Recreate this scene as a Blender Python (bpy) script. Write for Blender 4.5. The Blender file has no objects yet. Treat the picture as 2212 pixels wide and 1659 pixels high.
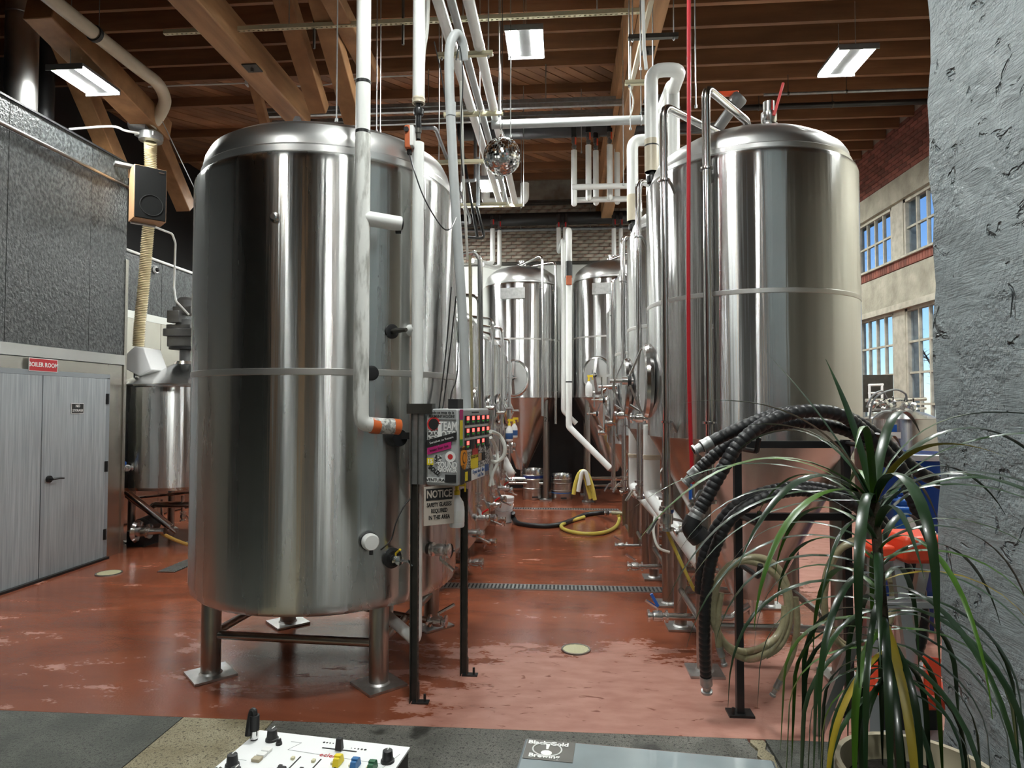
import bpy, bmesh, math, random
from mathutils import Vector as V, Matrix
random.seed(7)
PI = math.pi
R = math.radians
SC = bpy.context.scene
COL = SC.collection

# ---------------------------------------------------------------- camera
F, CX, CY, H = 1400.0, 1106.0, 829.5, 1.75
YAW, PITCH = math.atan(107 / F), math.atan(45.5 / F)
cam = bpy.data.cameras.new('camera')
cam.sensor_width = 36
cam.lens = F / 2212 * 36
cam.clip_start = 0.05
cam.clip_end = 300
camo = bpy.data.objects.new('camera', cam)
camo.location = (0, 0, H)
camo.rotation_euler = (PI / 2 + PITCH, 0, YAW)
COL.objects.link(camo)
SC.camera = camo

# ---------------------------------------------------------------- world, sun, exposure
W = bpy.data.worlds.new('sky')
SC.world = W
W.use_nodes = True
nt = W.node_tree
bg = nt.nodes['Background']
sky = nt.nodes.new('ShaderNodeTexSky')
sky.sky_type = 'NISHITA'
sky.sun_disc = False
sky.sun_elevation = R(28)
sky.sun_rotation = R(230)
sky.air_density = 1.0
sky.dust_density = 0.0
sky.ozone_density = 6.0
nt.links.new(sky.outputs[0], bg.inputs[0])
bg.inputs[1].default_value = 0.075
SC.view_settings.view_transform = 'Standard'
SC.view_settings.look = 'None'
SC.view_settings.gamma = 1.0
SC.view_settings.exposure = 1.12
SC.view_settings.use_curve_mapping = False
LAMP_POWER = 165.0      # emission of the LED strips of every hanging high-bay fixture

# ---------------------------------------------------------------- where things stand, read from the photograph
_r = V((math.cos(YAW), math.sin(YAW), 0))
_fh = V((-math.sin(YAW), math.cos(YAW), 0))
_f = _fh * math.cos(PITCH) + V((0, 0, math.sin(PITCH)))
_u = V((0, 0, math.cos(PITCH))) - _fh * math.sin(PITCH)
_C = V((0, 0, H))
def ray(px, py): return _f + _r * ((px - CX) / F) - _u * ((py - CY) / F)
def PD(px, py, d): return _C + ray(px, py) * d
def PZ(px, py, z=0.0):
    r = ray(px, py); return _C + r * ((z - H) / r.z)
def PX(px, py, x):
    r = ray(px, py); return _C + r * (x / r.x)
def PY(px, py, y):
    r = ray(px, py); return _C + r * (y / r.y)

# ---------------------------------------------------------------- mesh helpers
def vec(p): return V((p[0], p[1], p[2]))
class MB:
    def __init__(s): s.v = []; s.f = []
    def add(s, vs, fs):
        o = len(s.v); s.v += [vec(p) for p in vs]; s.f += [tuple(i + o for i in f) for f in fs]; return s
    def box(s, c, d, M=None, rz=0.0, taper=1.0):
        x, y, z = d[0] / 2, d[1] / 2, d[2] / 2
        vs = [V((a * x * (taper if k > 0 else 1), b * y * (taper if k > 0 else 1), k * z)) for k in (-1, 1) for a, b in ((-1, -1), (1, -1), (1, 1), (-1, 1))]
        m = M if M is not None else Matrix.Rotation(rz, 3, 'Z')
        return s.add([m @ p + vec(c) for p in vs], [(3, 2, 1, 0), (4, 5, 6, 7), (0, 1, 5, 4), (1, 2, 6, 5), (2, 3, 7, 6), (3, 0, 4, 7)])
    def tube(s, pts, r, n=10, cap=True, closed=False):
        pts = [vec(p) for p in pts]
        q = [pts[0]]
        for p in pts[1:]:
            if (p - q[-1]).length > 1e-6: q.append(p)
        pts = q; N = len(pts)
        if N < 2: return s
        rs = r if isinstance(r, (list, tuple)) else [r] * N
        if len(rs) != N: rs = [rs[min(i, len(rs) - 1)] for i in range(N)]
        T = []
        for i in range(N):
            a = pts[i - 1] if (i > 0 or closed) else pts[i]; b = pts[(i + 1) % N] if (i < N - 1 or closed) else pts[i]
            T.append((b - a).normalized())
        up = V((0, 0, 1)) if abs(T[0].z) < .9 else V((1, 0, 0))
        nrm = (up - T[0] * up.dot(T[0])).normalized()
        vs = []
        for i in range(N):
            if i > 0: nrm = (nrm - T[i] * nrm.dot(T[i])).normalized()
            b = T[i].cross(nrm)
            for k in range(n):
                a = 2 * PI * k / n
                vs.append(pts[i] + (nrm * math.cos(a) + b * math.sin(a)) * rs[i])
        fs = []
        for i in range(N if closed else N - 1):
            j = (i + 1) % N
            for k in range(n):
                k2 = (k + 1) % n
                fs.append((i * n + k, i * n + k2, j * n + k2, j * n + k))
        if cap and not closed:
            fs.append(tuple(range(n - 1, -1, -1))); fs.append(tuple((N - 1) * n + k for k in range(n)))
        return s.add(vs, fs)
    def cyl(s, a, b, r, n=16): return s.tube([a, b], r, n)
    def lathe(s, prof, n=48, c=(0, 0, 0), ax=(0, 0, 1), a0=0.0, a1=2 * PI):
        ax = vec(ax).normalized(); q = V((0, 0, 1)).rotation_difference(ax).to_matrix(); c = vec(c)
        full = abs(a1 - a0 - 2 * PI) < 1e-6; m = n if full else n + 1
        vs = []; idx = []
        for (r, z) in prof:
            if r < 1e-6:
                vs.append(q @ V((0, 0, z)) + c); idx.append([len(vs) - 1] * m)
            else:
                row = []
                for k in range(m):
                    a = a0 + (a1 - a0) * k / n
                    vs.append(q @ V((r * math.cos(a), r * math.sin(a), z)) + c); row.append(len(vs) - 1)
                idx.append(row)
        fs = []
        for i in range(len(prof) - 1):
            A, B = idx[i], idx[i + 1]
            for k in range(n):
                k2 = (k + 1) % m
                f = []
                for t in (A[k], A[k2], B[k2], B[k]):
                    if t not in f: f.append(t)
                if len(f) >= 3: fs.append(tuple(f))
        return s.add(vs, fs)
    def prism(s, poly, a, b):
        """poly: list of 3d points; extruded by vector b-a"""
        n = len(poly); d = vec(b) - vec(a)
        vs = [vec(p) for p in poly] + [vec(p) + d for p in poly]
        fs = [tuple(range(n - 1, -1, -1)), tuple(range(n, 2 * n))] + [(k, (k + 1) % n, n + (k + 1) % n, n + k) for k in range(n)]
        return s.add(vs, fs)
    def sphere(s, c, r, n=16):
        return s.lathe([(r * math.sin(PI * i / 8), -r * math.cos(PI * i / 8)) for i in range(9)], n, c)
    def mesh(s, name, sharp=0.6, off=V((0, 0, 0))):
        me = bpy.data.meshes.new(name)
        bm = bmesh.new()
        bv = [bm.verts.new(p - off) for p in s.v]
        for f in s.f:
            try: bm.faces.new([bv[i] for i in f])
            except ValueError: pass
        bmesh.ops.recalc_face_normals(bm, faces=bm.faces)
        for f in bm.faces: f.smooth = True
        for e in bm.edges:
            if len(e.link_faces) != 2 or e.calc_face_angle(0) > sharp: e.smooth = False
        bm.to_mesh(me); bm.free()
        return me

def fillet(pts, rad, k=5):
    pts = [vec(p) for p in pts]; out = [pts[0]]
    for i in range(1, len(pts) - 1):
        a, b, c = pts[i - 1], pts[i], pts[i + 1]
        u, w = (a - b), (c - b); lu, lw = u.length, w.length
        u.normalize(); w.normalize()
        ang = u.angle(w, PI)
        if ang > 3.1: out.append(b); continue
        t = min(rad / math.tan(ang / 2), lu * .48, lw * .48)
        p0, p1 = b + u * t, b + w * t
        for j in range(k + 1):
            s = j / k
            out.append(p0 * (1 - s) ** 2 + b * 2 * s * (1 - s) + p1 * s ** 2)
    out.append(pts[-1]); return out
def spline(pts, k=6, closed=False):
    pts = [vec(p) for p in pts]; n = len(pts); out = []
    g = (lambda i: pts[i % n]) if closed else (lambda i: pts[max(0, min(n - 1, i))])
    for i in range(n if closed else n - 1):
        p0, p1, p2, p3 = g(i - 1), g(i), g(i + 1), g(i + 2)
        for j in range(k):
            t = j / k
            out.append(.5 * ((2 * p1) + (p2 - p0) * t + (2 * p0 - 5 * p1 + 4 * p2 - p3) * t * t + (3 * p1 - p0 - 3 * p2 + p3) * t ** 3))
    if not closed: out.append(pts[-1])
    return out

OFF = {}
def root_off(p): return OFF.get(p.name, V((0, 0, 0))) if p else V((0, 0, 0))
def thing(name, label, cat, loc=(0, 0, 0), group=None):
    o = bpy.data.objects.new(name, None); COL.objects.link(o)
    o.location = loc; o.empty_display_size = .1
    OFF[o.name] = vec(loc)
    o['label'] = label; o['category'] = cat
    if group: o['group'] = group
    return o
def tag(o, label, cat, group=None):
    o['label'] = label; o['category'] = cat
    if group: o['group'] = group
    return o
def obj(name, mb, mat, parent=None, label=None, sharp=0.6, bevel=0, stuff=False):
    """one mesh object; world-space vertices, stored relative to the thing it belongs to"""
    if parent is None:
        lo = V((min(p.x for p in mb.v), min(p.y for p in mb.v), min(p.z for p in mb.v))); hi = V((max(p.x for p in mb.v), max(p.y for p in mb.v), 0))
        off = V(((lo.x + hi.x) / 2, (lo.y + hi.y) / 2, lo.z))
    else: off = root_off(parent)
    o = bpy.data.objects.new(name, mb.mesh(name, sharp, off)); COL.objects.link(o)
    o.data.materials.append(M(mat))
    if parent is None: o.location = off
    else: o.parent = parent
    OFF[o.name] = off
    if label: o['label'] = label
    if stuff: o['kind'] = 'stuff'
    if bevel:
        b = o.modifiers.new('bevel', 'BEVEL'); b.width = bevel; b.segments = 2; b.limit_method = 'ANGLE'; b.angle_limit = .6
    return o
def struct(name, mb, mat, sharp=0.6, bevel=0):
    o = obj(name, mb, mat, None, None, sharp, bevel); o['kind'] = 'structure'; return o
def solo(name, mb, mat, label, cat, group=None, **k):
    return tag(obj(name, mb, mat, None, None, **k), label, cat, group)
def piece(name, me, parent, loc, rot=None, scale=None):
    o = bpy.data.objects.new(name, me); COL.objects.link(o); o.parent = parent
    o.location = vec(loc) - root_off(parent)
    if rot: o.rotation_euler = rot
    if scale: o.scale = scale
    return o
def kids(o): return [c for c in COL.objects if c.parent == o]
def copy_tree(o, parent=None):
    c = o.copy(); COL.objects.link(c); c.parent = parent
    for ch in KIDS[o.name]: copy_tree(ch, c)
    return c
KIDS = {}
def index_kids():
    KIDS.clear()
    for o in COL.objects: KIDS.setdefault(o.name, [])
    for o in COL.objects:
        if o.parent: KIDS.setdefault(o.parent.name, []).append(o)
def dup(root, loc, label, rz=0.0, group=None):
    index_kids()
    c = copy_tree(root); c.location = loc; c.rotation_euler = (0, 0, rz); c['label'] = label
    if group: c['group'] = group
    return c
def text(name, s, size, mat, parent, o, xdir, ydir, align='CENTER', sx=1.0, bold=0.0, extr=0.0006):
    """flat lettering: o = centre, xdir / ydir = reading direction and up"""
    cu = bpy.data.curves.new(name, 'FONT'); cu.body = s; cu.size = size; cu.align_x = align; cu.align_y = 'CENTER'
    cu.extrude = extr; cu.offset = bold; cu.resolution_u = 2
    t = bpy.data.objects.new(name, cu); COL.objects.link(t)
    bpy.context.view_layer.update()
    me = bpy.data.meshes.new_from_object(t)
    bpy.data.objects.remove(t)
    x = vec(xdir).normalized(); z = x.cross(vec(ydir)).normalized(); y = z.cross(x)
    off = root_off(parent)
    for v in me.vertices: v.co = vec(o) - off + x * v.co.x * sx + y * v.co.y + z * v.co.z
    me.materials.clear(); me.materials.append(M(mat))
    ob = bpy.data.objects.new(name, me); COL.objects.link(ob); ob.parent = parent
    OFF[ob.name] = off
    return ob

# ---------------------------------------------------------------- materials
MATS = {}
def M(n): return MATS[n]
def mat(name, col, rough=.5, metal=0.0, var=0.0, vscale=8.0, stretch=(1, 1, 1), bump=0.0, bscale=60.0, rvar=0.0, aniso=0.0, emit=None, spec=None, rnd=0.0, col2=None, trans=0.0, coat=0.0, detail=4.0, bdist=.02, contrast=(.3, .7)):
    m = bpy.data.materials.new(name); m.use_nodes = True; MATS[name] = m
    nt = m.node_tree; N = nt.nodes; L = nt.links; b = N['Principled BSDF']
    b.inputs['Base Color'].default_value = (*col, 1); b.inputs['Roughness'].default_value = rough; b.inputs['Metallic'].default_value = metal
    if spec is not None: b.inputs['Specular IOR Level'].default_value = spec
    if trans: b.inputs['Transmission Weight'].default_value = trans
    if coat: b.inputs['Coat Weight'].default_value = coat
    tc = N.new('ShaderNodeTexCoord'); mp = N.new('ShaderNodeMapping'); mp.inputs['Scale'].default_value = stretch
    L.new(tc.outputs['Object'], mp.inputs[0])
    out = None
    if var or col2 or rvar:
        no = N.new('ShaderNodeTexNoise'); no.inputs['Scale'].default_value = vscale; no.inputs['Detail'].default_value = detail; L.new(mp.outputs[0], no.inputs[0])
        cr = N.new('ShaderNodeMapRange'); cr.inputs[1].default_value = contrast[0]; cr.inputs[2].default_value = contrast[1]; L.new(no.outputs[0], cr.inputs[0])
        c2 = col2 if col2 else tuple(max(0, c * (1 - var)) for c in col)
        mx = N.new('ShaderNodeMix'); mx.data_type = 'RGBA'; mx.inputs[6].default_value = (*c2, 1); mx.inputs[7].default_value = (*col, 1)
        L.new(cr.outputs[0], mx.inputs[0]); out = mx.outputs[2]
        if rvar:
            rr = N.new('ShaderNodeMapRange'); rr.inputs[1].default_value = .3; rr.inputs[2].default_value = .7; rr.inputs[3].default_value = rough - rvar; rr.inputs[4].default_value = rough + rvar
            L.new(no.outputs[0], rr.inputs[0]); L.new(rr.outputs[0], b.inputs['Roughness'])
    if rnd:
        oi = N.new('ShaderNodeObjectInfo'); hv = N.new('ShaderNodeHueSaturation'); mr = N.new('ShaderNodeMapRange')
        mr.inputs[3].default_value = 1 - rnd; mr.inputs[4].default_value = 1 + rnd
        L.new(oi.outputs['Random'], mr.inputs[0]); L.new(mr.outputs[0], hv.inputs['Value'])
        if out: L.new(out, hv.inputs['Color'])
        else: hv.inputs['Color'].default_value = (*col, 1)
        out = hv.outputs[0]
    if out: L.new(out, b.inputs['Base Color'])
    if bump:
        n2 = N.new('ShaderNodeTexNoise'); n2.inputs['Scale'].default_value = bscale; n2.inputs['Detail'].default_value = 5; L.new(mp.outputs[0], n2.inputs[0])
        bp = N.new('ShaderNodeBump'); bp.inputs['Strength'].default_value = bump; bp.inputs['Distance'].default_value = bdist
        L.new(n2.outputs[0], bp.inputs['Height']); L.new(bp.outputs[0], b.inputs['Normal'])
    if aniso:
        b.inputs['Anisotropic'].default_value = aniso; b.inputs['Anisotropic Rotation'].default_value = .25
        tg = N.new('ShaderNodeTangent'); tg.direction_type = 'RADIAL'; tg.axis = 'Z'; L.new(tg.outputs[0], b.inputs['Tangent'])
    if emit:
        b.inputs['Emission Color'].default_value = (*emit[0], 1); b.inputs['Emission Strength'].default_value = emit[1]
    return m

# stainless steel: circumferential brushing stretches reflections vertically, faint waviness of rolled sheet
def tank_steel(name, col, rough, wav):
    m = mat(name, col, rough, 1.0, var=.12, vscale=3.0, stretch=(1.6, 1.6, .18), rvar=.03, aniso=1.0, detail=6)
    nt = m.node_tree; N = nt.nodes; L = nt.links; b = N['Principled BSDF']
    tc = N.new('ShaderNodeTexCoord'); mp = N.new('ShaderNodeMapping'); mp.inputs['Scale'].default_value = (11, 11, .25); L.new(tc.outputs['Object'], mp.inputs[0])
    no = N.new('ShaderNodeTexNoise'); no.inputs['Scale'].default_value = 1.0; no.inputs['Detail'].default_value = 3.5; L.new(mp.outputs[0], no.inputs[0])
    bp = N.new('ShaderNodeBump'); bp.inputs['Strength'].default_value = wav; bp.inputs['Distance'].default_value = .02
    L.new(no.outputs[0], bp.inputs['Height']); L.new(bp.outputs[0], b.inputs['Normal'])
    return m
tank_steel('steel_tank', (.62, .625, .61), .27, .17)
tank_steel('steel_fermenter', (.68, .685, .68), .25, .2)
mat('steel_cone', (.60, .585, .565), .27, 1.0, var=.12, vscale=4)
mat('steel_head', (.66, .66, .65), .34, 1.0, var=.08, vscale=5)
mat('steel_band', (.60, .59, .57), .42, 1.0)
mat('steel_pipe', (.66, .65, .64), .16, 1.0)
mat('steel_bright', (.74, .74, .73), .2, 1.0)
mat('steel_leg', (.44, .42, .39), .3, 1.0, var=.3, vscale=6, stretch=(1, 1, .3))
mat('steel_plate', (.56, .56, .55), .4, 1.0, var=.25, vscale=20)
mat('steel_sheet', (.56, .54, .49), .26, 1.0, var=.15, vscale=2.5, bump=.05, bscale=1.5)
mat('galvanized', (.48, .49, .49), .42, .9, var=.25, vscale=25)
mat('strut_cream', (.62, .58, .40), .5, .3)
mat('strut_dark', (.10, .095, .085), .45, .8, var=.3, vscale=12)
mat('pipe_white', (.80, .81, .79), .35, var=.05, vscale=7)
mat('pipe_white_dirty', (.74, .75, .72), .4, col2=(.34, .34, .31), vscale=14, stretch=(1.5, 1.5, .35), contrast=(.36, .52), detail=8)
mat('pipe_cream', (.62, .55, .42), .35, var=.12, vscale=6)
mat('pipe_grey', (.42, .44, .44), .5, var=.1, vscale=9)
mat('pipe_black', (.018, .018, .019), .35, var=.3, vscale=10)
mat('pipe_galv', (.36, .38, .40), .4, .85, var=.25, vscale=16)
mat('rubber', (.016, .016, .018), .42, var=.3, vscale=20)
mat('rubber_plain', (.015, .015, .015), .5)
mat('black_metal', (.012, .012, .013), .42)
mat('black_plastic', (.014, .014, .015), .5)
mat('grille_cloth', (.012, .012, .012), .9, spec=.1)
mat('orange_tape', (.62, .13, .03), .4)
mat('paper_wrap', (.55, .55, .52), .6, col2=(.22, .22, .21), vscale=60, contrast=(.44, .58))
mat('red_plastic', (.55, .02, .02), .35)
mat('red_hose', (.42, .012, .02), .4)
mat('orange_valve', (.72, .09, .03), .4)
mat('actuator_orange', (.50, .12, .04), .45)
mat('blue_plastic', (.02, .12, .48), .35)
mat('drum_blue', (.012, .07, .36), .38, var=.12, vscale=5)
mat('yellow_plastic', (.72, .52, .02), .4)
mat('yellow_hose', (.62, .52, .10), .3, var=.1, vscale=20)
mat('amber_hose', (.38, .22, .05), .3)
mat('clear_hose', (.36, .32, .19), .28, var=.3, vscale=40, coat=.3)
mat('white_hose', (.66, .67, .62), .3)
mat('cream_ribbed', (.66, .57, .36), .35, var=.1, vscale=20)
mat('white_plastic', (.80, .80, .80), .4)
mat('white_paint', (.72, .74, .70), .55, var=.06, vscale=3)
mat('wood_beam', (.48, .26, .12), .6, col2=(.27, .135, .058), vscale=3, stretch=(3, .35, 3), detail=8, bump=.15, bscale=20)
mat('wood_brace', (.44, .235, .105), .6, col2=(.26, .125, .052), vscale=5, detail=8, bump=.15, bscale=20, rnd=.12)
mat('wood_joist', (.27, .125, .056), .62, col2=(.155, .066, .029), vscale=3, stretch=(.35, 3, 3), detail=8, bump=.1, bscale=20, rnd=.18)
mat('wood_deck', (.34, .155, .068), .65, col2=(.19, .08, .034), vscale=2.5, stretch=(1, 1, 1), detail=8, rnd=.38)
mat('wood_veneer', (.52, .30, .16), .5, var=.2, vscale=8, stretch=(4, 4, .4))
mat('osb_black', (.085, .092, .094), .36, col2=(.022, .025, .026), vscale=30, stretch=(1, 1, .8), bump=.9, bscale=42, detail=9, bdist=.012, contrast=(.40, .62))
mat('door_grey', (.42, .46, .48), .45, col2=(.27, .30, .32), vscale=9, stretch=(6, 6, .22), detail=7, bump=.08, bscale=30)
mat('door_frame', (.26, .29, .31), .45)
mat('brick_red', (.27, .085, .055), .8, col2=(.17, .05, .035), vscale=20, bump=.3, bscale=50, rnd=.35)
mat('mortar', (.42, .34, .28), .85, var=.3, vscale=20)
mat('brick_washed', (.50, .46, .38), .8, col2=(.26, .11, .075), vscale=5, detail=8, bump=.3, bscale=40, rnd=.22, contrast=(.40, .56))
mat('mortar_washed', (.46, .43, .36), .85, col2=(.20, .13, .09), vscale=3)
mat('concrete_old', (.48, .45, .36), .85, col2=(.28, .26, .20), vscale=4, detail=9, bump=.5, bscale=25)
mat('window_paint', (.55, .52, .43), .6, col2=(.36, .33, .26), vscale=9)
mat('leaf_green', (.022, .062, .016), .3, col2=(.010, .030, .012), vscale=6, rnd=.35, coat=.2)
mat('leaf_bright', (.07, .17, .010), .35, col2=(.035, .10, .010), vscale=6, rnd=.25)
mat('leaf_yellow', (.50, .36, .02), .45, col2=(.32, .25, .02), vscale=7, rnd=.2)
mat('bark', (.10, .075, .05), .8, var=.4, vscale=30, bump=.5, bscale=40)
mat('pot_clay', (.46, .40, .28), .6, var=.15, vscale=6)
mat('soil', (.02, .016, .012), .95, bump=.6, bscale=60)
mat('mixer_white', (.80, .81, .81), .35)
mat('print_black', (.012, .012, .012), .6)
mat('print_white', (.78, .78, .76), .6)
mat('print_grey', (.35, .36, .36), .5)
mat('print_red', (.55, .03, .03), .5)
mat('sign_red', (.48, .012, .02), .45)
mat('sign_tan', (.50, .44, .38), .5)
mat('sticker_pink', (.45, .02, .16), .5)
mat('sticker_yellow', (.78, .62, .02), .5)
mat('sticker_orange', (.80, .30, .01), .5)
mat('sticker_blue', (.03, .09, .25), .5)
mat('sticker_green', (.06, .28, .04), .5)
mat('sticker_noise', (.6, .6, .58), .5, col2=(.03, .03, .03), vscale=90, contrast=(.47, .53))
mat('knob_blue', (.03, .15, .36), .4)
mat('knob_green', (.03, .13, .06), .4)
mat('panel_grey', (.40, .41, .41), .4, var=.05)
mat('led_red', (.5, .02, .02), .4, emit=((1, .06, .05), 2.2))
mat('led_green', (.02, .2, .04), .4, emit=((.1, .9, .1), .05))
mat('lamp_strip', (.9, .9, .9), .4, emit=((.965, 1.0, .965), LAMP_POWER))
mat('mirror_tile', (.86, .86, .85), .06, 1.0)
mat('motor_grey', (.16, .16, .16), .4, .4, var=.2, vscale=10)
mat('keg_steel', (.58, .57, .55), .28, 1.0, var=.2, vscale=8)
mat('keg_blue', (.02, .035, .16), .45)
mat('acrylic_smoke', (.30, .35, .37), .12, var=.25, vscale=6, coat=.5)
mat('black_wall', (.012, .012, .013), .35, var=.3, vscale=2)
mat('tap_wall', (.085, .09, .095), .6, var=.15, vscale=.6)
mat('tap_white', (.72, .73, .72), .6)
mat('tap_blue', (.03, .10, .26), .5)
mat('bark_outside', (.05, .04, .035), .9)
mat('ladder_alu', (.50, .51, .52), .38, .9)
mat('ladder_red', (.78, .07, .025), .4)
mat('drain_cream', (.58, .55, .36), .5)
mat('label_white', (.75, .75, .73), .5)

def node_mat(name):
    m = bpy.data.materials.new(name); m.use_nodes = True; MATS[name] = m
    return m, m.node_tree.nodes, m.node_tree.links, m.node_tree.nodes['Principled BSDF']
# window panes: thin glass, clear straight through with a grazing reflection
m, N, L, b = node_mat('pane_glass')
tr = N.new('ShaderNodeBsdfTransparent'); tr.inputs[0].default_value = (.86, .9, .95, 1); gl = N.new('ShaderNodeBsdfGlossy'); gl.inputs['Roughness'].default_value = .03
fr = N.new('ShaderNodeFresnel'); fr.inputs[0].default_value = 1.45; mx = N.new('ShaderNodeMixShader')
ge = N.new('ShaderNodeNewGeometry'); inv = N.new('ShaderNodeMath'); inv.operation = 'SUBTRACT'; inv.inputs[0].default_value = 1.0; L.new(ge.outputs['Backfacing'], inv.inputs[1])
mu = N.new('ShaderNodeMath'); mu.operation = 'MULTIPLY'; L.new(fr.outputs[0], mu.inputs[0]); L.new(inv.outputs[0], mu.inputs[1])   # reflect once, at the outer face
L.new(mu.outputs[0], mx.inputs[0]); L.new(tr.outputs[0], mx.inputs[1]); L.new(gl.outputs[0], mx.inputs[2]); L.new(mx.outputs[0], N['Material Output'].inputs[0])
N.remove(b)

def nz(N, L, src, scale, detail=5.0, dist=0.0):
    t = N.new('ShaderNodeTexNoise'); t.inputs['Scale'].default_value = scale; t.inputs['Detail'].default_value = detail; t.inputs['Distortion'].default_value = dist
    L.new(src, t.inputs[0]); return t.outputs[0]
def rng(N, L, src, a, b_, c=0.0, d=1.0):
    t = N.new('ShaderNodeMapRange'); t.inputs[1].default_value = a; t.inputs[2].default_value = b_; t.inputs[3].default_value = c; t.inputs[4].default_value = d
    L.new(src, t.inputs[0]); return t.outputs[0]
def mth(N, L, op, a, b_):
    t = N.new('ShaderNodeMath'); t.operation = op
    for i, s in enumerate((a, b_)):
        if isinstance(s, (int, float)): t.inputs[i].default_value = s
        else: L.new(s, t.inputs[i])
    return t.outputs[0]
def mixc(N, L, fac, a, b_):
    t = N.new('ShaderNodeMix'); t.data_type = 'RGBA'
    L.new(fac, t.inputs[0])
    for i, s in ((6, a), (7, b_)):
        if isinstance(s, tuple): t.inputs[i].default_value = (*s, 1)
        else: L.new(s, t.inputs[i])
    return t.outputs[2]
# red epoxy floor: a film of water lies over most of it, the strip in front has dried to a chalky pink
m, N, L, b = node_mat('floor_red')
tc = N.new('ShaderNodeNewGeometry'); pos = tc.outputs['Position']
sx = N.new('ShaderNodeSeparateXYZ'); L.new(pos, sx.inputs[0])
mp = N.new('ShaderNodeMapping'); mp.inputs['Scale'].default_value = (1.0, 2.2, 1); L.new(pos, mp.inputs[0])
n1 = nz(N, L, mp.outputs[0], 1.3, 7, .6); n2 = nz(N, L, mp.outputs[0], 5.0, 8); n3 = nz(N, L, pos, 70, 4)
grad = rng(N, L, sx.outputs[1], 5.3, 4.2, 0, 1)
side = rng(N, L, sx.outputs[0], -1.5, -.2, 0, 1)
farr = rng(N, L, sx.outputs[0], 1.9, 2.6, 0, 1)
left = mth(N, L, 'ADD', mth(N, L, 'MULTIPLY', rng(N, L, sx.outputs[1], 5.6, 3.9, .3, 1), .24), .08)
dryb = mth(N, L, 'MAXIMUM', mth(N, L, 'MAXIMUM', mth(N, L, 'MULTIPLY', grad, side), farr), left)
dry = mth(N, L, 'ADD', dryb, mth(N, L, 'MULTIPLY', mth(N, L, 'SUBTRACT', n1, .5), 1.5))
dry = mth(N, L, 'ADD', dry, mth(N, L, 'MULTIPLY', mth(N, L, 'SUBTRACT', n2, .5), .9))
dry = mth(N, L, 'ADD', dry, mth(N, L, 'MULTIPLY', mth(N, L, 'SUBTRACT', nz(N, L, mp.outputs[0], 26, 6), .5), .5))
drym = rng(N, L, dry, .44, .60, 0, 1)
wetc = mixc(N, L, rng(N, L, n1, .3, .7), (.175, .048, .024), (.29, .086, .042))
dryc = mixc(N, L, rng(N, L, n2, .3, .7), (.37, .16, .12), (.47, .24, .19))
drip = rng(N, L, nz(N, L, mp.outputs[0], 7.5, 7, .8), .64, .69)
dryc = mixc(N, L, drip, dryc, (.20, .055, .03))
L.new(mixc(N, L, drym, wetc, dryc), b.inputs['Base Color'])
rw = rng(N, L, n2, .3, .7, .07, .2)
t = N.new('ShaderNodeMix'); L.new(drym, t.inputs[0]); L.new(rw, t.inputs[2]); t.inputs[3].default_value = .55
L.new(t.outputs[0], b.inputs['Roughness'])
bp = N.new('ShaderNodeBump'); bp.inputs['Strength'].default_value = .10; bp.inputs['Distance'].default_value = .01
L.new(n3, bp.inputs['Height']); L.new(bp.outputs[0], b.inputs['Normal'])
# bare concrete slabs, speckled and stained
def slab_mat(name, c1, c2, c3, wet):
    m, N, L, b = node_mat(name)
    tc = N.new('ShaderNodeNewGeometry'); pos = tc.outputs['Position']
    a = nz(N, L, pos, 3.2, 9, .6); s = nz(N, L, pos, 60, 6); k = nz(N, L, pos, 1.7, 8, .9); f = nz(N, L, pos, 190, 3)
    c = mixc(N, L, rng(N, L, a, .38, .62), c1, c2)
    c = mixc(N, L, rng(N, L, f, .50, .62), c, tuple(x * .6 for x in c1))
    c = mixc(N, L, rng(N, L, s, .57, .64), c, c3)
    st = rng(N, L, k, .60, .66)
    c = mixc(N, L, st, c, tuple(x * .35 for x in c1))
    L.new(c, b.inputs['Base Color'])
    L.new(rng(N, L, k, .58, .68, .75, wet), b.inputs['Roughness'])
    bp = N.new('ShaderNodeBump'); bp.inputs['Strength'].default_value = .4; bp.inputs['Distance'].default_value = .012
    L.new(s, bp.inputs['Height']); L.new(bp.outputs[0], b.inputs['Normal'])
slab_mat('slab_dark', (.075, .08, .070), (.125, .13, .112), (.05, .05, .045), .12)
slab_mat('slab_tan', (.27, .23, .14), (.40, .355, .24), (.11, .09, .06), .3)
slab_mat('slab_grey', (.12, .12, .105), (.21, .205, .18), (.045, .045, .04), .4)
# board-marked concrete pillar under thick grey paint
m, N, L, b = node_mat('pillar_paint')
tc = N.new('ShaderNodeTexCoord'); pos = tc.outputs['Object']
b.inputs['Base Color'].default_value = (.27, .315, .33, 1); b.inputs['Roughness'].default_value = .33
mp = N.new('ShaderNodeMapping'); mp.inputs['Scale'].default_value = (1, 1.0, 9); L.new(pos, mp.inputs[0])
wv = N.new('ShaderNodeMapping'); wv.inputs['Scale'].default_value = (1, 1, 1); wv.inputs['Rotation'].default_value = (.35, 0, 0); L.new(pos, wv.inputs[0])
grain = nz(N, L, mp.outputs[0], 11, 6, 1.2); lump = nz(N, L, pos, 6.0, 10, .5); fine = nz(N, L, pos, 55, 8); pit = nz(N, L, pos, 11, 4, .6)
rough = rng(N, L, nz(N, L, pos, 2.6, 4), .46, .60)
h = mth(N, L, 'ADD', mth(N, L, 'MULTIPLY', grain, .16), mth(N, L, 'MULTIPLY', lump, 1.3))
h = mth(N, L, 'ADD', h, mth(N, L, 'MULTIPLY', mth(N, L, 'MULTIPLY', fine, rough), .55))
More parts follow.
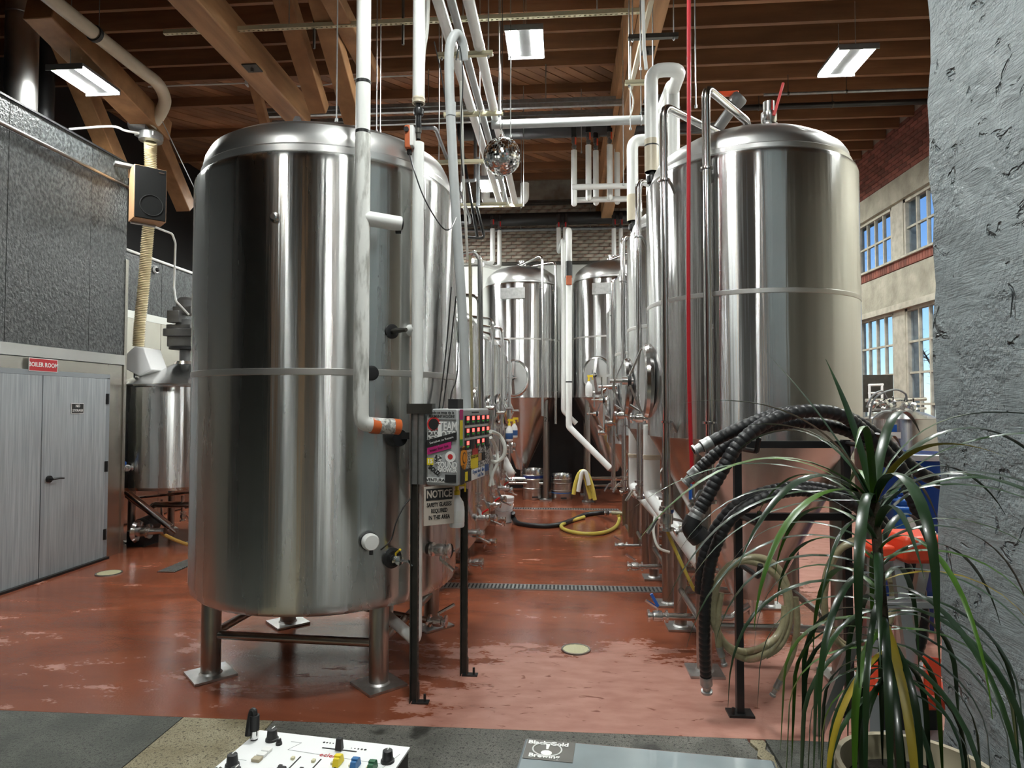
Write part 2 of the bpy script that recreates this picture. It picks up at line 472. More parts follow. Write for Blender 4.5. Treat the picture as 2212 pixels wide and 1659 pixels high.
h = mth(N, L, 'SUBTRACT', h, mth(N, L, 'MULTIPLY', rng(N, L, pit, .63, .70), 1.8))
bp = N.new('ShaderNodeBump'); bp.inputs['Strength'].default_value = 1.0; bp.inputs['Distance'].default_value = .028
L.new(h, bp.inputs['Height']); L.new(bp.outputs[0], b.inputs['Normal'])

# ================================================================ THE SETTING
def clip(poly, a, b, c):          # keep a*x + b*y <= c
    out = []
    for i in range(len(poly)):
        p, q = poly[i], poly[(i + 1) % len(poly)]
        dp, dq = a * p[0] + b * p[1] - c, a * q[0] + b * q[1] - c
        if dp <= 0: out.append(p)
        if (dp < 0 < dq) or (dq < 0 < dp):
            t = dp / (dp - dq); out.append((p[0] + (q[0] - p[0]) * t, p[1] + (q[1] - p[1]) * t))
    return out
def beam(mb, a, b, w, h, upv=(0, 0, 1)):
    a, b = vec(a), vec(b); y = (b - a); ln = y.length; y.normalize()
    x = y.cross(vec(upv)).normalized(); z = x.cross(y)
    m = Matrix((x, y, z)).transposed()
    return mb.box((a + b) / 2, (w, ln, h), m)

YB, XR, XL, XF, YC = 13.7, 5.05, -7.5, -6.35, -7.0     # back wall, right wall, outer left wall, far left partition, wall behind the camera
EDGE = 3.645
# floor
fl = struct('floor', MB().box(((XL + XR) / 2, (YB + EDGE) / 2, -.1), (XR - XL + .4, YB - EDGE + .2, .2)), 'floor_red')
sl = MB().box(((XL + XR) / 2, (YC + EDGE) / 2, -.16), (XR - XL + .4, EDGE - YC, .2))
fs = struct('floor_concrete', sl, 'slab_dark')
for (x0, x1, mt) in ((XL - .2, -2.124, 'slab_dark'), (-2.118, -1.603, 'slab_tan'), (-1.597, .965, 'slab_grey'), (1.06, XR + .2, 'slab_dark')):
    obj('slab', MB().box(((x0 + x1) / 2, (YC + EDGE - .003) / 2, -.033), (x1 - x0, EDGE - YC - .003, .064)), mt, fs)
pl = []
for i in range(13):
    t = i / 12; pl.append((.985 + .012 * math.sin(i * 2.7), EDGE - .005 - t * .75))
for i in range(13):
    t = 1 - i / 12; pl.append((1.045 + .014 * math.sin(i * 3.9 + 1), EDGE - .005 - t * .75))
obj('patch', MB().prism([(x, y, -.06) for x, y in pl], (0, 0, 0), (0, 0, .055)), 'slab_tan', fs, label='crumbling tan filler in the slab joint')
obj('filler', MB().box((1.012, (YC + EDGE) / 2, -.05), (.094, EDGE - YC, .06)), 'slab_grey', fs)
# floor drains
def trench(x0, x1, y, w, n, label):
    t = thing('trench_drain', label, 'drain', ((x0 + x1) / 2, y, .001), 'trench drains across the red floor')
    fr = MB()
    for s in (-1, 1): fr.box(((x0 + x1) / 2, y + s * (w / 2), .003), (x1 - x0, .012, .008))
    obj('frame', fr, 'steel_plate', t)
    obj('channel', MB().box(((x0 + x1) / 2, y, .002), (x1 - x0, w, .003)), 'print_black', t)
    g = MB()
    st = (x1 - x0) / n
    for i in range(n): g.box((x0 + (i + .5) * st, y, .006), (st * .5, w - .014, .008))
    obj('grate', g, 'galvanized', t, stuff=True)
trench(-1.35, 2.1, 6.28, .17, 92, 'black slotted trench drain crossing the red aisle beside the strut post')
trench(-.9, .95, 11.0, .15, 44, 'distant slotted trench drain in front of the two kegs')
t = thing('trench_drain', 'short dark slotted drain left of the largest tank', 'drain', (PZ(395, 1222)), 'trench drains across the red floor')
p = PZ(392, 1222)
obj('channel', MB().box((p.x, p.y, .003), (.2, .55, .004)), 'print_black', t)
g = MB()
for i in range(14): g.box((p.x, p.y - .27 + i * .04, .007), (.18, .02, .008))
obj('grate', g, 'galvanized', t, stuff=True)
def round_drain(p, r, label):
    t = thing('round_drain', label, 'drain', (p.x, p.y, .001), 'round floor drains')
    obj('rim', MB().lathe([(r * .93, 0), (r * .93, .009), (r * 1.04, .009), (r * 1.06, 0)], 32, (p.x, p.y, .001)), 'steel_leg', t)
    g = MB().lathe([(r * .93, .001), (r * .93, .004), (0, .004)], 32, (p.x, p.y, .001))
    for i in range(-9, 10):
        x = i / 10 * r * .93; hh = math.sqrt(max(0, (r * .9) ** 2 - x * x))
        g.box((p.x + x, p.y, .0065), (r * .05, hh * 2, .007))
    obj('grate', g, 'drain_cream', t)
round_drain(PZ(1244, 1404), .10, 'cream slotted round drain cover in the middle of the aisle')
round_drain(PZ(235, 1239), .12, 'small greenish round drain cover near the grey doors')

# ceiling: boarding laid diagonally over joists that span between the girder, the truss and the walls
ZL, ZR, XG = 6.34, 5.90, .93
ce = struct('ceiling', MB().box(((XL + XG) / 2, (YB + YC) / 2, ZL + .42), (XG - XL + .6, YB - YC + .6, .2)).box(((XR + XG) / 2 + .1, (YB + YC) / 2, ZR + .42), (XR - XG + .2, YB - YC + .6, .2)).box((XG, (YB + YC) / 2, ZL + .2), (.05, YB - YC + .6, .5)), 'black_wall')
def deck(x0, x1, y0, y1, z, w):
    c = x0 - y1
    while c < x1 - y0:
        c2 = c + w * 1.4142 - .020
        pg = [(x0, x0 - c), (x0, x0 - c2), (x1, x1 - c2), (x1, x1 - c)]
        for cl in ((0, 1, y1), (0, -1, -y0)):
            if pg: pg = clip(pg, *cl)
        if len(pg) > 2:
            dz = random.uniform(-.003, .003)
            obj('plank', MB().prism([(x, y, z + dz) for x, y in pg], (0, 0, 0), (0, 0, .025)), 'wood_deck', ce)
        c += w * 1.4142
deck(XL, XG, 4.6, YB, ZL + .29, .15)
deck(XG, XR, 5.4, YB, ZR + .29, .21)
jl = MB().box((0, 0, .14), (XG - XL, .05, .28)).mesh('joist'); jl.materials.append(M('wood_joist'))
jr = MB().box((0, 0, .14), (XR - XG, .055, .28)).mesh('joist'); jr.materials.append(M('wood_joist'))
y = -6.5
while y < YB - .1:
    if y < 8.7: piece('joist', jl, ce, ((XL + XG) / 2, y, ZL))
    piece('joist', jr, ce, ((XR + XG) / 2, y + .1, ZR)); y += .41
jf = MB().box((0, 0, .07), (XG - XL, .07, .14)).mesh('purlin'); jf.materials.append(M('wood_joist'))
for y in (9.75, 10.9, 12.0, 12.9, 13.5): piece('purlin', jf, ce, ((XL + XG) / 2, y, ZL + .15))
obj('girder', MB().box((.92, (YB - 6.5) / 2 + .0, 5.73), (.22, YB + 6.5, .36)), 'wood_beam', ce, bevel=.012)
obj('girder_plank', MB().box((.765, (YB - 6.5) / 2, 6.1), (.07, YB + 6.5, .56)), 'wood_brace', ce)
# timber truss on the left: chord and web braces
obj('truss_chord', MB().box((-3.36, 3.55, 5.51), (.27, 9.0, .32)), 'wood_beam', ce, bevel=.015)
def brace(a, b, w, h, nm='truss_brace', mt='wood_brace'): obj(nm, beam(MB(), a, b, w, h, (1, 0, .01)), mt, ce, bevel=.01)
brace(PX(606, -30, -2.8), PX(690, 238, -2.8), .17, .2)
brace(PX(684, -30, -2.35), PX(765, 262, -2.35), .17, .2)
brace(PX(700, -40, -2.15), PX(806, 165, -2.15), .15, .18)
brace(PX(85, 15, -5.05), PX(345, 285, -5.05), .26, .3, 'truss_chord')
brace(PX(128, 70, -5.8), PX(262, 385, -5.8), .2, .22)
brace(PX(330, 280, -5.8), PX(402, 450, -5.8), .22, .22)
brace(PX(540, 150, -4.0), PX(590, 330, -4.0), .10, .12)
for (px, py) in ((545, 145), ): # cast washer plate under the chord
    p = PZ(px, py, 5.352); obj('washer_plate', MB().box((p.x, p.y, 5.342), (.16, .16, .012)).cyl((p.x, p.y, 5.336), (p.x, p.y, 5.30), .018, 8), 'strut_dark', ce)
p = PZ(1405, 108, 5.55); obj('washer_plate', MB().box((.92, p.y, 5.542), (.16, .16, .012)).cyl((.92, p.y, 5.536), (.92, p.y, 5.50), .02, 8), 'strut_dark', ce)

# back wall: black splash wall below, white panelling, whitewashed brick above
wb = struct('wall_back', MB().box(((XL + XR) / 2, YB + .12, 3.4), (XR - XL + .4, .2, 6.9)), 'mortar_washed')
obj('splash_panel', MB().box(((XL + XR) / 2, YB, 1.0), (XR - XL, .06, 2.0)), 'black_wall', wb)
for i in range(9):
    x0 = XL + i * 1.4
    obj('panel', MB().box((min(x0 + .695, XR - .4), YB - .002, 3.37), (1.385, .06, 2.70)), 'white_paint', wb)
obj('ledge', MB().box(((XL + XR) / 2, YB - .03, 4.75), (XR - XL, .1, .05)), 'strut_dark', wb)
bk = MB().box((0, 0, 0), (.205, .05, .062)).mesh('brick'); bk.materials.append(M('brick_washed'))
r = 0; z = 4.83
while z < 5.98:
    x = -2.35 + (.108 if r % 2 else 0)
    while x < 1.6:
        piece('brick', bk, wb, (x, YB + random.uniform(.0, .008), z)); x += .217
    z += .075; r += 1
# right wall with two storeys of industrial windows
UB, UT, LB, LT = 3.94, 4.82, .80, 3.19
BAYS = ((8.58, 10.03), (10.37, 11.82))
wr = MB()
def wbox(y0, y1, z0, z1, mb, dx=0.0, th=.3): mb.box((XR + th / 2 + dx, (y0 + y1) / 2, (z0 + z1) / 2), (th, y1 - y0, z1 - z0))
wbox(YC - .2, YB + .2, 5.18, 6.9, wr, .012)
WR = struct('wall_right', wr, 'mortar')
cm = MB()
wbox(YC - .2, YB, UT, 5.18, cm); wbox(YC - .2, YB, LT, UB - .16, cm); wbox(YC - .2, YB, 0, LB, cm)
obj('lintel', cm, 'concrete_old', WR)
pm = MB()
for (z0, z1) in ((UB - .16, UT), (LB, LT)):
    wbox(YC - .2, BAYS[0][0], z0, z1, pm); wbox(BAYS[1][1], YB, z0, z1, pm); wbox(BAYS[0][1], BAYS[1][0], z0, z1, pm, .05, .22)
obj('pier', pm, 'window_paint', WR)
b2 = MB().box((0, 0, 0), (.05, .205, .058)).mesh('brick'); b2.materials.append(M('brick_red'))
r = 0; z = 5.215
while z < 5.98:
    y = 8.3 + (.107 if r % 2 else 0)
    while y < 12.9:
        piece('brick', b2, WR, (XR + .018 + random.uniform(0, .006), y, z)); y += .214
    z += .0705; r += 1
b3 = MB().box((0, 0, 0), (.12, .062, .13)).mesh('brick'); b3.materials.append(M('brick_red'))
y = 8.6
while y < 11.85: piece('brick', b3, WR, (XR + .05, y, UB - .085)); y += .071
obj('sill', MB().box((XR + .06, 10.2, UB - .008), (.22, 3.4, .03)), 'window_paint', WR)
obj('head_board', MB().box((XR - .005, 10.2, LT + .03), (.05, 3.5, .09)), 'window_paint', WR)
n = 0
for (z0, z1, rows) in ((UB, UT, 2), (LB, LT, 5)):
    for (y0, y1) in BAYS:
        n += 1; cols = 5
        fm = MB(); x = XR + .10; fw = .05
        for yy in (y0 + fw / 2, y1 - fw / 2): fm.box((x, yy, (z0 + z1) / 2), (.08, fw, z1 - z0))
        for zz in (z0 + fw / 2, z1 - fw / 2): fm.box((x, (y0 + y1) / 2, zz), (.08, y1 - y0, fw))
        wn = struct('window_%d' % n, fm, 'window_paint')
        cw, rh = (y1 - y0 - 2 * fw) / cols, (z1 - z0 - 2 * fw) / rows
        for c in range(1, cols): obj('muntin', MB().box((x, y0 + fw + c * cw, (z0 + z1) / 2), (.045, .03, z1 - z0 - .08)), 'window_paint', wn)
        for q in range(1, rows): obj('muntin', MB().box((x, (y0 + y1) / 2, z0 + fw + q * rh), (.044, y1 - y0 - .08, .03)), 'window_paint', wn)
        for c in range(cols):
            for q in range(rows):
                obj('pane', MB().box((x + .01, y0 + fw + (c + .5) * cw, z0 + fw + (q + .5) * rh), (.005, cw - .02, rh - .02)), 'pane_glass', wn)
# outside: a street plane and bare trees seen through the panes
struct('ground_outside', MB().box((45, 20, -.45), (79, 150, .3)), 'slab_dark')
def bare_tree(x, y, hgt, seed, label):
    rr = random.Random(seed); t = thing('bare_tree', label, 'tree', (x, y, -.3), 'bare street trees outside the windows')
    tr = MB().tube([(x, y, -.3), (x, y + .1, hgt * .25), (x + .05, y + .15, hgt * .45)], [.14, .11, .09], 8)
    obj('trunk', tr, 'bark_outside', t)
    for i in range(11):
        a = rr.uniform(0, 2 * PI); z0 = hgt * rr.uniform(.22, .45); ln = hgt * rr.uniform(.3, .55)
        bmb = MB(); p0 = V((x, y + .12, z0)); d = V((math.cos(a) * .7, math.sin(a) * .7, rr.uniform(.6, 1.2))).normalized()
        p1 = p0 + d * ln; bmb.tube([p0, (p0 + p1) / 2 + V((0, 0, .05)), p1], [.045, .03, .008], 5)
        for k in range(12):
            q = p0 + d * ln * rr.uniform(.25, .95); e = V((rr.uniform(-1, 1), rr.uniform(-1, 1), rr.uniform(-.1, 1))).normalized()
            q1 = q + e * rr.uniform(.3, .9); bmb.tube([q, q1], [.014, .004], 4)
            for j in range(3):
                q2 = q + (q1 - q) * rr.uniform(.3, .9); e2 = V((rr.uniform(-1, 1), rr.uniform(-1, 1), rr.uniform(-.3, 1))).normalized(); bmb.tube([q2, q2 + e2 * rr.uniform(.15, .4)], [.007, .003], 3)
        obj('branch', bmb, 'bark_outside', t)
bare_tree(13.2, 20.5, 5.0, 3, 'bare tree outside behind the far lower window')
bare_tree(14.5, 25.5, 5.6, 5, 'bare tree outside standing further down the street')
# outer left wall, partition by the kettle, boiler-room wall
struct('wall_left', MB().box((XL - .1, (YB + YC) / 2, 3.4), (.2, YB - YC + .4, 6.9)), 'black_wall')
struct('wall_front', MB().box(((XL + XR) / 2, YC - .1, 3.4), (XR - XL + .4, .2, 6.9)), 'tap_wall')
pt = struct('wall_kettle', MB().box((XF - .08, (7.2 + YB) / 2, 2.0), (.12, YB - 7.2, 4.0)), 'black_wall')
for i in range(5):
    y0 = 7.25 + i * 1.28
    obj('osb_panel', MB().box((XF, y0 + .635, 3.56), (.02, 1.27, .86)), 'osb_black', pt)
    obj('steel_panel', MB().box((XF, y0 + .635, 1.54), (.016, 1.27, 3.04)), 'steel_sheet', pt)
obj('top_conduit', MB().tube([(XF + .02, 7.3, 4.02), (XF + .02, YB - .1, 4.02)], .022), 'pipe_white', pt)
obj('steel_trim', MB().box((XF + .012, 10.4, 3.09), (.015, 6.4, .11)), 'steel_bright', pt)
XB, YE, ZT = -5.22, 7.37, 4.65
bw = struct('wall_boiler_room', MB().box((XB - .12, (1.5 + YE) / 2, ZT / 2), (.2, YE - 1.5, ZT)).box((XB - 1.2, YE - .3, ZT / 2), (2.1, .1, ZT)).box((XB - 1.1, (1.5 + YE) / 2, ZT - .06), (2.2, YE - 1.5, .1)), 'black_wall')
for (y0, y1) in ((6.775, YE), (5.69, 6.769), (4.6, 5.684), (3.4, 4.594), (2.2, 3.394)):
    obj('osb_panel', MB().box((XB - .008, (y0 + y1) / 2, (2.345 + ZT) / 2), (.022, y1 - y0, ZT - 2.345)), 'osb_black', bw)
for (y0, y1, z0, z1) in ((7.10, YE, 0, 2.22), (5.2, 7.095, 2.10, 2.22), (2.2, 5.195, 0, 2.22)):
    obj('steel_panel', MB().box((XB - .008, (y0 + y1) / 2, (z0 + z1) / 2), (.016, y1 - y0 - .004, z1 - z0)), 'steel_sheet', bw)
obj('steel_panel', MB().box((XB - .006, 6.25, 2.155), (.014, 1.7, .10)), 'steel_sheet', bw)
obj('steel_trim', MB().box((XB + .004, (2.2 + YE) / 2, 2.285), (.02, YE - 2.2, .115)), 'steel_bright', bw)
obj('steel_trim', MB().box((XB + .006, YE + .005, 1.75), (.012, .05, 3.5)).box((XB - .06, YE + .02, 1.75), (.14, .012, 3.5)), 'steel_sheet', bw)
obj('rail', MB().tube([(XB + .03, 2.0, 4.37), (XB + .03, YE + .06, 4.37)], .02), 'steel_leg', bw)
obj('cap_strip', MB().box((XB - .1, (2 + YE) / 2, ZT + .01), (.24, YE - 2, .02)), 'black_metal', bw)
dr = struct('door_1', MB().box((XB + .004, 7.07, 1.03), (.05, .05, 2.06)).box((XB + .004, 6.13, 2.075), (.05, 1.93, .05)).box((XB + .004, 5.19, 1.03), (.05, .05, 2.06)), 'door_frame')
for (y0, y1) in ((5.215, 6.122), (6.128, 7.045)):
    lf = obj('door_leaf', MB().box((XB + .008, (y0 + y1) / 2, 1.032), (.045, y1 - y0 - .006, 2.03)), 'door_grey', dr, bevel=.003)
    if y0 > 6:
        obj('lever_handle', MB().cyl((XB + .03, 6.22, 1.0), (XB + .052, 6.22, 1.0), .035, 20).cyl((XB + .05, 6.22, 1.0), (XB + .085, 6.22, 1.0), .012, 10).tube([(XB + .085, 6.21, 1.0), (XB + .09, 6.30, 1.003), (XB + .085, 6.36, .995)], [.012, .011, .009], 8), 'black_metal', lf)
        for z in (.28, 1.05, 1.82): obj('hinge', MB().cyl((XB + .04, 7.05, z - .06), (XB + .04, 7.05, z + .06), .014, 10).box((XB + .034, 7.052, z), (.006, .05, .12)), 'black_metal', lf)
obj('threshold', MB().box((XB + .03, 6.13, .012), (.09, 1.9, .024)), 'black_metal', dr)
# signs on the boiler-room wall
def wall_sign(y0, y1, z0, z1, mt, lines, label, edge='print_white', tm='print_white', x=XB + .034):
    t = thing('wall_sign', label, 'sign', (x, (y0 + y1) / 2, z0))
    obj('plate', MB().box((x, (y0 + y1) / 2, (z0 + z1) / 2), (.004, y1 - y0, z1 - z0)), edge, t)
    obj('face', MB().box((x + .002, (y0 + y1) / 2, (z0 + z1) / 2), (.003, y1 - y0 - .012, z1 - z0 - .012)), mt, t)
    for (s, sz, dz, sx) in lines:
        text('lettering', s, sz, tm, t, (x + .0045, (y0 + y1) / 2, (z0 + z1) / 2 + dz), (0, 1, 0), (0, 0, 1), sx=sx, bold=sz * .02)
wall_sign(5.94, 6.30, 2.085, 2.215, 'sign_red', (('BOILER ROOM', .062, 0, .92),), 'red BOILER ROOM sign on the steel panel above the grey doors')
wall_sign(6.50, 6.68, 1.66, 1.77, 'print_black', (('NO', .04, .024, 1), ('STORAGE', .038, -.024, .9)), 'small black NO STORAGE sign on the grey door leaf', x=XB + .036)
# concrete pillar in the right foreground
pf = MB()
px0, py1 = 1.45, PX(2010, 800, 1.45).y
prof = []
for i in range(41):
    z = i / 40 * 5.9
    prof.append((z, .014 * math.sin(z * 7.3) + .010 * math.sin(z * 19 + 1) + random.uniform(-.006, .006)))
K = len(prof)
vs = []
for (z, e) in prof:
    vs += [V((px0, .9, z)), V((px0, py1 - .03 + e, z)), V((px0 + .03, py1 + e, z)), V((px0 + .6, py1 + e, z)), V((px0 + .6, .9, z))]
fs_ = []
for i in range(K - 1):
    for k in range(5): fs_.append((i * 5 + k, i * 5 + (k + 1) % 5, (i + 1) * 5 + (k + 1) % 5, (i + 1) * 5 + k))
fs_.append(tuple(range(4, -1, -1))); fs_.append(tuple((K - 1) * 5 + k for k in range(5)))
struct('wall_pillar', pf.add(vs, fs_), 'pillar_paint', sharp=1.2)
# timber posts of the tap room behind the camera (they show in the tanks)
for i, (x, y) in enumerate(((-1.75, -1.6), (1.05, -2.3), (-4.6, -2.6))):
    struct('post', MB().box((x, y, 2.77), (.3, .3, 5.54)), 'wood_beam')

# tap-room wall behind the camera: timber bar front and made-up upright panels that put stripes in the tank reflections
for i, (x, w_, h_, mt) in enumerate(((-5.6, .9, 2.4, 'tap_white'), (-3.1, .45, 5.5, 'tap_white'), (-.35, 1.1, 3.2, 'wood_beam'), (1.6, .5, 5.5, 'tap_white'), (3.6, .9, 2.6, 'tap_blue'), (4.6, .4, 5.5, 'tap_white'))):
    q_ = struct('reflection_panel_%d' % (i + 1), MB().box((x, YC + .05, h_ / 2), (w_, .12, h_)), mt)
# ---------------------------------------------------------------- hanging LED high-bay fixtures
def high_bay(x, y, z, zt, label, rz=0.0):
    t = thing('ceiling_light', label, 'ceiling light', (x, y, z), 'hanging LED high-bay lights')
    L_, W_ = .56, .40
    obj('housing', MB().box((x, y, z + .05), (W_, L_, .03)).box((x, y, z + .085), (.1, L_ * .7, .05)).box((x, y + L_ / 2, z + .03), (W_, .012, .06)).box((x, y - L_ / 2, z + .03), (W_, .012, .06)), 'motor_grey', t, bevel=.004)
    for s in (-1, 1): obj('led_strip', MB().box((x + s * .13, y, z + .0325), (.115, L_ - .05, .005)), 'lamp_strip', t)
    for s in (-1, 1): obj('hanger_wire', MB().cyl((x, y + s * .2, z + .1), (x, y + s * .2, zt), .004, 6), 'galvanized', t)
def at_z(px, py, z): return PZ(px, py, z)
for (px, py, z, zt, lab) in ((1134, 98, 5.55, ZL, 'glaring twin-strip light hanging over the aisle behind the white pipes'),
                             (1830, 138, 5.35, ZR, 'glaring twin-strip light hanging over the near right fermenter'),
                             (182, 180, 5.15, ZL, 'glaring twin-strip light hanging beside the shiny round duct')):
    p = at_z(px, py, z); high_bay(p.x, p.y, z, zt, lab)
p = at_z(1062, 402, 5.1); high_bay(p.x, p.y, 5.1, ZL, 'far twin-strip light half hidden behind the mirror ball')
for (x, y, z, zt, lab) in ((2.9, 11.6, 5.3, ZR, 'twin-strip light at the far right over the back fermenters'),
                           (-4.9, 11.2, 5.2, ZL, 'twin-strip light at the far left over the kettle'), (-2.6, 11.9, 5.3, ZL, 'added unseen twin-strip light behind the largest tank brightening the back wall'),  # the one behind the largest tank is added, out of sight, to brighten the back
                           (-.2, 2.4, 5.5, ZL, 'twin-strip light overhead in front of the tanks'), (-3.2, .2, 5.5, ZL, 'twin-strip light over the tap room left'),
                           (3.7, 5.4, 5.3, ZR, 'twin-strip light to the right of the near fermenter'), (.6, -2.6, 5.5, ZL, 'twin-strip light over the tap room centre')):
    high_bay(x, y, z, zt, lab)

# ================================================================ TANKS
def valve(parent, p, a, r=.025, hd=None, hl=.11, hmat='steel_bright', L=.13, name='valve'):
    """tri-clamp valve: ferrule, clamp, body, clamp; lever as a sub-part"""
    p, a = vec(p), vec(a).normalized()
    k = L / .13
    pr = [(0, 0), (r, 0), (r, .004 * k), (r * 1.75, .006 * k), (r * 1.75, .018 * k), (r, .021 * k), (r, .035 * k), (r * 1.5, .04 * k), (r * 1.6, .065 * k), (r * 1.5, .09 * k), (r, .095 * k), (r, .108 * k), (r * 1.75, .111 * k), (r * 1.75, .124 * k), (r * .8, .13 * k), (0, .13 * k)]
    mb = MB().lathe(pr, 16, p, a)
    side = a.orthogonal().normalized() if hd is None else vec(hd).normalized()
    for q in (.012 * k, .1175 * k):   # clamp wing nuts
        c = p + a * q; w = a.cross(side).normalized(); mb.cyl(c + w * r * 1.6, c + w * r * 2.5, r * .32, 6).box(c + w * r * 2.6, (r * .5, r * .5, r * .9))
    v = obj(name, mb, 'steel_bright', parent)
    if hd is not None:
        c = p + a * .065 * k; h = vec(hd).normalized()
        obj('lever', MB().cyl(c, c + h * r * 2.3, r * .35, 8).tube([c + h * r * 2.2, c + h * r * 2.2 + (h * .5 + a * .8).normalized() * hl], [r * .42, r * .5], 6), hmat, v)
    return v
def clamp_ring(mb, p, a, r):
    return mb.lathe([(r, -.01), (r * 1.6, -.006), (r * 1.6, .006), (r, .01)], 16, p, a)
def leg_part(parent, x, y, z1, r, plate=.26, rot=PI / 4, mt='steel_leg', zp=.0):
    lg = obj('leg', MB().cyl((x, y, zp + .012), (x, y, z1), r, 20), mt, parent)
    fp = obj('foot_plate', MB().box((x, y, zp + .009), (plate, plate, .014), rz=rot), 'steel_plate', lg)
    bl = MB()
    for s in (0, 1, 2, 3):
        a = rot + PI / 4 + s * PI / 2; bl.cyl((x + math.cos(a) * plate * .58, y + math.sin(a) * plate * .58, zp + .015), (x + math.cos(a) * plate * .58, y + math.sin(a) * plate * .58, zp + .035), .011, 6)
    obj('foot_plate', bl, 'steel_leg', lg) if False else None
    lg2 = obj('weld_ring', MB().lathe([(r, 0), (r + .012, 0), (r, .012)], 20, (x, y, zp + .015)), 'steel_plate', lg)
    return lg
def lug(parent, x, y, z, rz=0.0, s=1.0):
    m = Matrix.Rotation(rz, 3, 'Z')
    pts = [(-.035, 0, 0), (.035, 0, 0), (.024, 0, .09), (.012, 0, .115), (-.012, 0, .115), (-.024, 0, .09)]
    return obj('lifting_lug', MB().prism([m @ (V(p) * s) + V((x, y, z)) for p in pts], (0, 0, 0), m @ V((0, .014, 0))).tube([m @ (V((.012 * math.cos(a), .007, .08 + .018 * math.sin(a))) * s) + V((x, y, z)) for a in [i * PI / 4 for i in range(8)]], .006, 5, closed=True), 'steel_bright', parent)

# ---- the big clad tank in the left foreground
TX, TY, TR = -1.655, 4.54, .90
t = big = thing('brewing_tank', 'largest stainless tank in the left foreground on four short legs', 'tank', (TX, TY, 0))
sh = MB().lathe([(0, .515), (.82, .515), (.865, .525), (.89, .55), (TR, .60), (TR, 1.0), (TR, 1.925), (TR, 1.96), (TR, 2.6), (TR, 3.19), (.895, 3.225), (.875, 3.25), (.845, 3.258)], 96, (TX, TY, 0))
obj('shell', sh, 'steel_tank', t, sharp=.9)
obj('seam_band', MB().lathe([(TR, 1.925), (TR + .003, 1.928), (TR + .003, 1.962), (TR, 1.965)], 96, (TX, TY, 0)), 'steel_band', t)
obj('head', MB().lathe([(.85, 3.25), (.862, 3.262), (.862, 3.30), (.85, 3.312), (.848, 3.35), (.838, 3.39), (.81, 3.445), (.75, 3.485), (.6, 3.54), (.4, 3.59), (.2, 3.615), (0, 3.62)], 96, (TX, TY, 0)), 'steel_head', t, sharp=.5)
obj('bottom', MB().lathe([(.80, .52), (.6, .44), (.3, .40), (0, .39)], 48, (TX, TY, 0)), 'steel_leg', t)
corners = [PZ(455, 1458), PZ(818, 1480), PZ(622, 1346), PZ(932, 1352)]
c0 = [(corners[0].x, corners[0].y), (corners[1].x, corners[1].y), (corners[2].x, corners[2].y), (corners[3].x, corners[3].y)]
for (x, y) in c0: leg_part(t, x, y, .56, .061)
br = MB()
beam_z = .26
for i, j in ((0, 1), (0, 2), (1, 3), (2, 3)):
    obj('brace', MB().cyl((*c0[i], beam_z), (*c0[j], beam_z), .027, 12), 'steel_leg', t)
for (px, py) in ((622, 262), (742, 268), (955, 300)):
    d_ = PD(px, py, 4.7 if px < 900 else 5.0); r_ = math.hypot(d_.x - TX, d_.y - TY)
lug(t, TX - .14, TY - .30, 3.585, .2, 1.2); lug(t, TX + .62, TY + .25, 3.50, .8, .8); lug(t, TX - .55, TY + .45, 3.50, -.4, .8)
obj('vent_pipe', MB().tube(fillet([(TX + .12, TY + .1, 3.58), (TX + .12, TY + .1, 3.71), (TX + .36, TY + .05, 3.66), (TX + .50, TY, 3.54)], .04), .03, 12), 'steel_pipe', t)
def on_tank(cx, cy, r, px, py):
    """where the sight line through a pixel meets a standing cylinder: nearest hit and outward normal"""
    d = ray(px, py); a = d.x ** 2 + d.y ** 2; b = -2 * (d.x * cx + d.y * cy); c = cx * cx + cy * cy - r * r
    s = (-b - math.sqrt(max(0, b * b - 4 * a * c))) / (2 * a)
    p = _C + d * s
    return p, V((p.x - cx, p.y - cy, 0)).normalized()
p, n = on_tank(TX, TY, TR, 594, 470)
obj('thermowell', MB().lathe([(.03, 0), (.03, .006), (.016, .01), (.016, .03), (0, .03)], 16, p, n), 'steel_bright', t)
p, n = on_tank(TX, TY, TR, 795, 1168)
lv = obj('level_sensor', MB().lathe([(.05, -.01), (.055, .02), (.04, .03)], 20, p, n).cyl(p + n * .06 + V((0, 0, -.03)), p + n * .06 + V((0, 0, -.07)), .012, 8), 'black_plastic', t)
obj('sensor_cap', MB().lathe([(.048, .02), (.05, .03), (.05, .06), (.042, .072), (0, .074)], 24, p, n), 'label_white', lv)
p, n = on_tank(TX, TY, TR, 846, 1205)
obj('port_ring', MB().lathe([(.06, -.01), (.062, .012), (.045, .02), (0, .012)], 20, p, n), 'black_metal', t)
v = valve(t, p, n, .016, (0, 0, 1), .06, 'yellow_plastic', .10)
sv = obj('sample_tap', MB().tube([p + n * .08, p + n * .10 + V((.05, 0, 0)), p + n * .09 + V((.08, 0, -.03))], [.012, .011, .007], 8), 'steel_bright', t)
p, n = on_tank(TX, TY, TR, 930, 1186)
valve(t, p, V((n.x + .5, n.y, 0)), .026, (0, -.2, -1), .12, 'steel_bright', .15)
p = PZ(918, 1356, .22)
obj('drain_pipe', MB().tube([(TX + .2, TY + .15, .42), (TX + .2, TY + .15, .27), (p.x + .02, p.y, .27)], .022, 10), 'steel_pipe', t)
q = V((p.x + .02, p.y, .27)); valve(t, q, (1, -.1, 0), .024, (.1, 0, 1), .13, 'steel_bright', .14)
p, n = on_tank(TX, TY, TR, 846, 716)
obj('port_ring', MB().lathe([(.035, -.01), (.045, .008), (.03, .014), (0, .008)], 20, p, n), 'black_metal', t)
